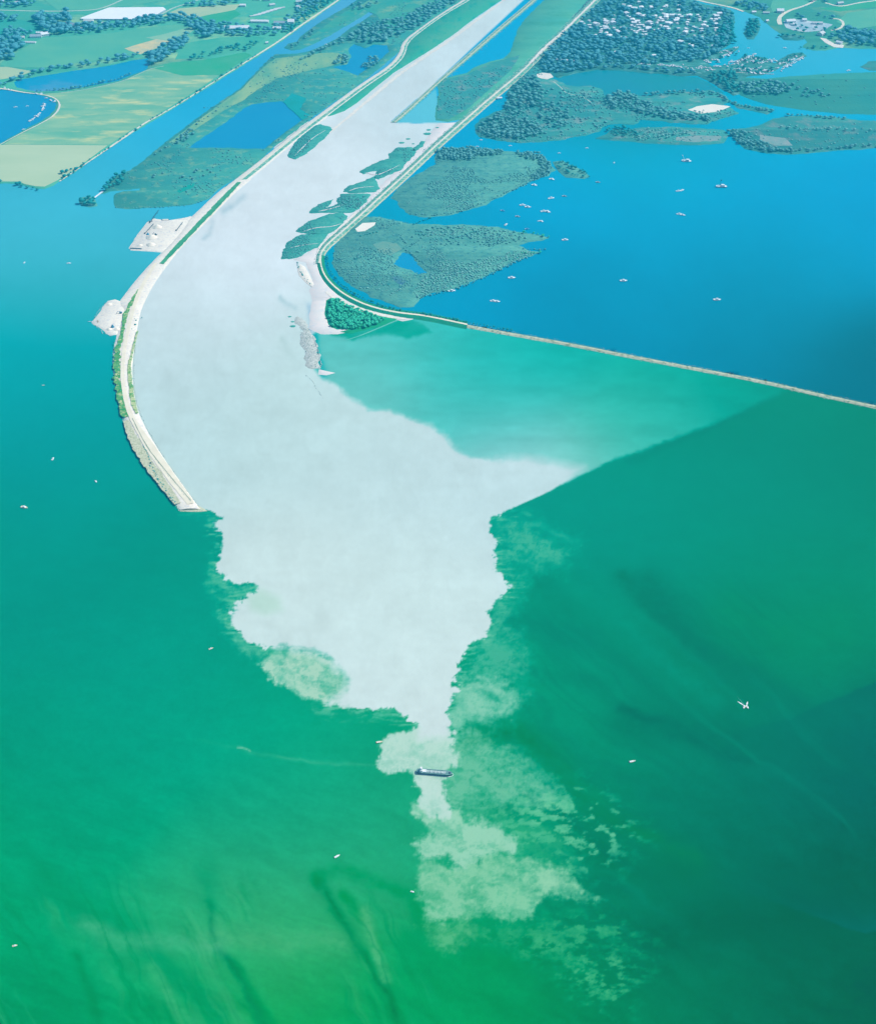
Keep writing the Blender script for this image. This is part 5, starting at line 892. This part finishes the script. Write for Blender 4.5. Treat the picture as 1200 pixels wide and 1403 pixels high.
excavator('blue excavator on the lower gravel yard beside the dike grass', 166, 430, 200, BLUEH, k=1.4); excavator('dark excavator on top of the upper gravel yard', 214, 323, 150, STEEL, k=1.3); excavator('dark excavator on the pit rim of the bare dike', 207, 637, 30, STEEL, 3.8, .8)
excavator('ochre excavator near the west point of the lower gravel yard', 135, 442, 120, ORANGE, k=.8)
def flat_barge(label, px, py, ang, L, B, m, deckm):
    x, y = G(px, py); t = thing('flat_barge', label, 'barge', (x, y, 0), R(ang)); MB().hexa([(-L/2+1, -B/2, -.4), (L/2-1, -B/2, -.4), (L/2-1, B/2, -.4), (-L/2+1, B/2, -.4)], [(-L/2, -B/2, 1.9), (L/2, -B/2, 1.9), (L/2, B/2, 1.9), (-L/2, B/2, 1.9)]).build('hull', m, t)
    MB().box(-L/2+2, L/2-2, -B/2+.8, B/2-.8, 1.95, 3, 0, .5).build('deck_load', deckm, t); MB().box(-L/2+.5, -L/2+1.8, -1, 1, 1.95, 3.6).build('winch', STEEL, t)
flat_barge('pale loaded barge moored behind the upper gravel yard', 227, 302, 3, 20, 7, STEEL, PALE); flat_barge('long dark barge moored along the front of the upper gravel yard', 187, 341.5, -6, 30, 5, STEEL, STEEL)
flat_barge('dark pontoon under the conveyor end at the upper gravel yard', 207, 304, 20, 9, 5, STEEL, STEEL)
def jetty(label, a, b, w, m=None, z=.9):
    A = Vector((*G(*a), 0)); Bv = Vector((*G(*b), 0)); d = Bv-A; L = d.length; t = thing('jetty', label, 'jetty', (A.x, A.y, 0), math.atan2(d.y, d.x))
    MB().box(0, L, -w/2, w/2, z, z+.3).build('deck', m or WHITE, t); p = MB()
    for k in range(int(L/8)+1): p.bar((k*8+.3, -w*.4, -1), (k*8+.3, -w*.4, z+1), .2, 5).bar((k*8+.3, w*.4, -1), (k*8+.3, w*.4, z+1), .2, 5)
    p.build('pilings', STEEL, t)
jetty('pale footbridge joining the tree islet to the marsh spit', (129, 272), (142, 262), 6); jetty('short white landing stage on the south shore of the tree islet', (121, 281), (127, 281.5), 4)
jetty('short jetty at the west point of the lower gravel yard', (121, 441), (129, 441), 1.5)
# ------------------------------------------------------------------ buildings
WALL = pm('render_white', (.8, .8, .8), .9, .2); ROOFW = pm('roof_white', (.95, .95, .95), .7, .2); ROOFG = pm('roof_grey', (.42, .5, .55), .8, .2); ROOFP = pm('roof_pale', (.7, .72, .7), .8, .2)
def house(label, px, py, ang, L, Wd, H, roofm=None, wallm=None, kind='house', cat='house', group=None, z=.9, hip=.45):
    x, y = G(px, py); t = thing(kind, label, cat, (x, y, z), R(ang), group); MB().box(-L/2, L/2, -Wd/2, Wd/2, -.3, H).build('wall', wallm or WALL, t)
    rh = Wd*hip*.6; e = .4; b = MB(); A = [(-L/2-e, -Wd/2-e, H), (L/2+e, -Wd/2-e, H), (L/2+e, Wd/2+e, H), (-L/2-e, Wd/2+e, H)]; r0 = (-L/2-e, 0, H+rh); r1 = (L/2+e, 0, H+rh)
    b.poly([A[0], A[1], r1, r0]); b.poly([A[2], A[3], r0, r1]); b.poly([A[3], A[0], r0]); b.poly([A[1], A[2], r1]); b.poly(A[::-1]); rf = b.build('roof', roofm or ROOFW, t)
    n = max(1, int(L/6)); w = MB()
    for k in range(n): cx = -L/2+(k+.5)*L/n; w.box(cx-.6, cx+.6, -Wd/2-.04, -Wd/2+.02, H*.4, H*.75)
    w.build('window_row', GLASS, t); MB().box(L*.1, L*.1+1.1, Wd/2-.02, Wd/2+.05, -.2, min(2.1, H*.8)).build('door', STEEL, t); return t
# great white glasshouse
def glasshouse():
    P = [G(x, y) for x, y in ((111, 27), (124, 22), (150, 12.5), (224, 12), (228, 15), (216, 21.5), (208, 24), (186, 28.5), (112, 28))]
    t = thing('glasshouse', 'huge white flat glasshouse roof at the top left between the fields', 'glasshouse', (P[0][0], P[0][1], .8)); O = P[0]; Q = [(x-O[0], y-O[1]) for x, y in P]
    b = MB(); top = [(x, y, 5.5) for x, y in Q]; b.poly(top if area(np.array(Q)) > 0 else top[::-1]); b.build('roof', mat('glasshouse_roof', (.97, .96, .95), (.93, .92, .92), .05), t)
    w = MB()
    for a, c in zip(Q, Q[1:]+Q[:1]): w.poly([(a[0], a[1], -.3), (c[0], c[1], -.3), (c[0], c[1], 5.5), (a[0], a[1], 5.5)])
    w.build('wall', ROOFG, t); r = MB(); y0 = min(q[1] for q in Q); y1 = max(q[1] for q in Q); poly = Q; yy = y0+15
    while yy < y1-10:
        xs = sorted(a[0]+(c[0]-a[0])*(yy-a[1])/(c[1]-a[1]) for a, c in zip(poly, poly[1:]+poly[:1]) if (a[1] > yy) != (c[1] > yy))
        if len(xs) >= 2 and xs[-1]-xs[0] > 20: r.hexa([(xs[0]+3, yy-5, 5.55), (xs[-1]-3, yy-5, 5.55), (xs[-1]-3, yy+5, 5.55), (xs[0]+3, yy+5, 5.55)], [(xs[0]+3, yy-.2, 6.6), (xs[-1]-3, yy-.2, 6.6), (xs[-1]-3, yy+.2, 6.6), (xs[0]+3, yy+.2, 6.6)])
        yy += 14
    r.build('roof_ridges', MATS['glasshouse_roof'], t)
glasshouse()
for a in (('long white hall roof in the trees below the nursery fields',325,40,4,90,26,6,ROOFW,'hall'),('long low white hall behind the row of dark trees',356,31,-4,66,16,6,ROOFW,'hall'),('grey blue hall between two white ones near the canal',383,33,-4,40,18,6,ROOFG,'hall'),('white hall end beside the canal trees',399,31.5,0,24,26,7,ROOFW,'hall'),('short white shed in front of the canal trees',380,40,-3,30,16,5,ROOFW,'hall'),
 ('small white gable house beside the canal track',366,60,20,10,8,5,ROOFW,'house'),('white house in the farm at the field edge',62,49,30,28,20,7,ROOFW,'house'),('low grey barn of the farm at the field edge',50,51,5,40,20,5,ROOFG,'barn'),('pale flat shed left of the farm barn',30,53,10,22,14,5,ROOFP,'barn'),('white annex behind the farm house',55,46.5,0,24,10,5,ROOFW,'house'),
 ('bare pale roof below the farm barn',42,59,-3,40,12,3,ROOFP,'barn'),('tiny white house inside the left tree clump',8,68,10,9,7,6,ROOFW,'house'),('grey roofed barn among trees left of the glasshouse',100,36,-20,50,24,6,ROOFG,'barn'),('pale long shed below the grey barn',110,40,15,30,8,4,ROOFP,'barn'),('pale shed at the left corner of the glasshouse',122,30,-5,34,20,5,ROOFP,'barn'),('tiny white house among trees below the glasshouse',142,33.5,0,8,8,6,ROOFW,'house'),
 ('white house at the very top left edge',2,3,10,22,14,6,ROOFW,'house'),('largest white house in the top left hamlet',30,2,-15,34,20,7,ROOFW,'house'),('low white house of the top left hamlet',24,5,20,20,12,5,ROOFP,'house'),
 ('white nursery shed above the pale glasshouse rows',333,9,0,22,14,6,ROOFW,'hall'),('white house at the top beside the orchard',353,0,-10,26,16,6,ROOFW,'house'),('white house row at the top centre left',366,1,5,24,14,6,ROOFW,'house'),('pale roof behind the nursery rows',373,8,25,22,14,5,ROOFP,'barn'),('white house beside the nursery track',409,11,-20,14,12,6,ROOFW,'house'),('pale long building at the top by the canal',424,1,2,40,14,6,ROOFP,'hall'),('pale building right of the nursery rows',410,4,10,24,14,6,ROOFP,'hall')):
    house(a[0], a[1], a[2], a[3], a[4], a[5], a[6], a[7], kind='house' if a[8] == 'house' else a[8], cat=a[8])
for k in range(7):   # pale nursery tunnels
    house('pale plastic tunnel in the rows of the nursery', 350+k*5.5, 22-k*1.7, 28, 44, 9, 2.2, ROOFP, kind='plastic_tunnel', cat='tunnel', group='plastic tunnels of the nursery', hip=.3)
for a in (('cream boathouse at the end of the marina road',1124,48,50,26,22,7,ROOFP,'house'),('white hall at the bend of the pale gravel road',1068,17,0,26,22,8,ROOFW,'hall'),('white hall on the left of the sawmill yard',1082,31,10,34,20,7,ROOFW,'hall'),('white square building in the sawmill yard',1088,35,-10,16,14,6,ROOFW,'house'),('small white house at the top of the sawmill yard',1101,29,0,16,14,6,ROOFW,'house'),('pale low hall at the right of the sawmill yard',1119,33,-5,38,14,5,ROOFP,'hall'),('pale house at the top right corner road',1150,6,20,24,14,6,ROOFP,'house'),('white restaurant building in the blue marina shore',1149,60,-40,22,14,6,ROOFW,'house'),
 ('white house above the harbour water on the left',1032,18,10,16,12,5,ROOFW,'house'),('pale house row end above the harbour water',1049,19,-8,24,10,5,ROOFP,'house'),('white boathouse left of the reed road',1050,30,30,12,10,5,ROOFW,'house')):
    house(a[0], a[1], a[2], a[3], a[4], a[5], a[6], a[7], kind='house' if a[8] == 'house' else 'hall', cat=a[8])
# holiday cabins and caravans in the camping wood: one of a kind, then copies
def copy_tree(o, parent=None):
    c = o.copy(); C.collection.objects.link(c); c.parent = parent
    for ch in list(o.children): copy_tree(ch, c)
    return c
def caravan(px, py, ang):
    x, y = G(px, py); t = thing('holiday_cabin', 'small white holiday cabin in the camping wood', 'cabin', (x, y, .9), R(ang), 'holiday cabins in the camping wood')
    MB().box(-5, 5, -2.6, 2.6, 0, 2.8).build('wall', WALL, t); b = MB().hexa([(-5.4, -3, 2.8), (5.4, -3, 2.8), (5.4, 3, 2.8), (-5.4, 3, 2.8)], [(-5.4, -.3, 3.4), (5.4, -.3, 3.4), (5.4, .3, 3.4), (-5.4, .3, 3.4)]); b.build('roof', ROOFW, t); MB().box(-.5, .5, -2.65, -2.58, 0, 2).build('door', GLASS, t); return t
cab = caravan(880, 34, 0); first = True
for px, py in CAB:
    c = cab if first else copy_tree(cab); first = False; x, y = G(px, py); c.location = (x, y, .9); k = rnd.choice((.8, 1, 1.1, 1.3, 1.8)); c.scale = (k, k*1.6, k*1.9); c.rotation_euler = (0, 0, rnd.random()*3.14)
lodge = cab
tn = caravan(785, 84, 0); tn['label'] = 'white tent roof in the bright row inside the dark wood'; tn['group'] = 'row of white tents in the wood'
for k in range(9): c = tn if k == 0 else copy_tree(tn); x, y = G(762+k*3.2, 82.5+k*.25); c.location = (x, y, .9); c.scale = (.9, 1.6, 1.2)
# cars along the dike
def car(px, py, ang, m, label, group):
    x, y = G(px, py); t = thing('parked_car', label, 'car', (x, y, 3.45), R(ang), group); MB().box(-2.2, 2.2, -.9, .9, .35, .95, 0, .08).build('body', m, t); c = MB().box(-1.5, .9, -.8, .8, .95, 1.5, 0, .25).build('cabin', GLASS, t)
    w = MB()
    for a in (-1.4, 1.4):
        for b in (-.92, .78): w.bar((a, b, .35), (a, b+.14, .35), .35, 8)
    w.build('wheels', STEEL, t); return t
CL = 'pale car parked beside the white road on the right dike'; cr = car(750, 62, 50, WHITE, CL, 'cars parked along the right dike')
for k in range(46):
    q = rnd.random(); px = 727+q*48+rnd.uniform(-1, 2.5); py = 89-q*47+rnd.uniform(-1.5, 2.5); c = cr if k == 0 else copy_tree(cr); x, y = G(px, py); c.location = (x, y, 3.45 if k % 2 else 3.46); c.rotation_euler = (0, 0, R(rnd.choice((50, 140)))); c.scale = (1.25,)*3
van = car(581.5, 207, 50, WHITE, 'white van parked on the crest of the right dike', None); van.scale = (1.5, 1.5, 2); van2 = car(550, 241, 50, WHITE, 'white car on the right dike road below the van', None); van2.scale = (1.3,)*3
shed = house('small white hut by the channel left of the wooded peninsula', 684, 135.5, 10, 16, 9, 4, ROOFW, kind='boathouse', cat='hut', z=.1)
# marina boats
M1 = [((986,76),(1012,67),12,22),((992,90),(1010,84),9,20),((1008,88),(1034,78),12,22),((1000,97),(1060,100),14,16),((1015,92),(1048,94),9,20),((1062,96),(1078,94),6,14),((1076,93),(1102,78),9,3),((958,94),(985,94),9,18),((965,86),(985,84),7,16),((902,90),(930,92),8,6),((930,90),(962,96),9,14),((872,88),(892,89),5,4),((1048,84),(1064,83),5,14),((1066,90),(1092,78),7,10),((1020,80),(1046,86),8,18)]
mb = motorboat('white boat moored among the crowded berths of the camp marina', 1000, 72, 60, 9, group='boats moored at the camp marina'); fm = True
for a, b, n, j in M1:
    for k in range(n):
        q = (k+.5)/n; px = a[0]+(b[0]-a[0])*q+rnd.uniform(-1, 1); py = a[1]+(b[1]-a[1])*q+rnd.uniform(-.5, .5)*j*.35; c = mb if fm else copy_tree(mb); fm = False; x, y = G(px, py); c.location = (x, y, .95); kk = rnd.uniform(.7, 1.9); c.scale = (kk,)*3; c.rotation_euler = (0, 0, rnd.uniform(0, 3.14))
jetty('wooden jetty reaching up between the boats of the camp marina', (1072, 92), (1100, 77), 3, TEAK); jetty('long landing stage below the camp marina', (998, 99), (1060, 102), 3, TEAK)
lb = motorboat('white boat berthed along the bend of the round field marina', 60, 146, 80, 8, group='boats berthed in the field marina'); fm = True
for px, py in ((61,143),(60,146),(61,149),(59,150),(53,158),(55,156),(50,160),(45,164),(42,166),(64,135),(70,138),(75,140),(76,139),(12,123),(16,124),(7,121),(50,129),(57,129),(33,178)):
    c = lb if fm else copy_tree(lb); fm = False; x, y = G(px, py); c.location = (x, y, .95); c.rotation_euler = (0, 0, rnd.uniform(0, 3)); k = rnd.uniform(.9, 1.6); c.scale = (k,)*3
motorboat('white motorboat afloat in the field marina, left one', 22, 147, 20, 10); motorboat('small white motorboat afloat in the field marina, right one', 38, 145.5, 20, 8)
jetty('curved row jetty of the field marina', (62, 142), (58, 152), 4); jetty('outer jetty of the field marina', (55, 156), (41, 167), 3)
motorboat('white boat in the harbour water above the marina spit', 1075, 66, -30, 11); motorboat('white boat in the bay corner right of the marina', 1162, 97, 20, 13); motorboat('white boat in the harbour passage on the left', 1025, 66, 0, 8); motorboat('white boat by the marsh side channel', 447, 61, 0, 9)
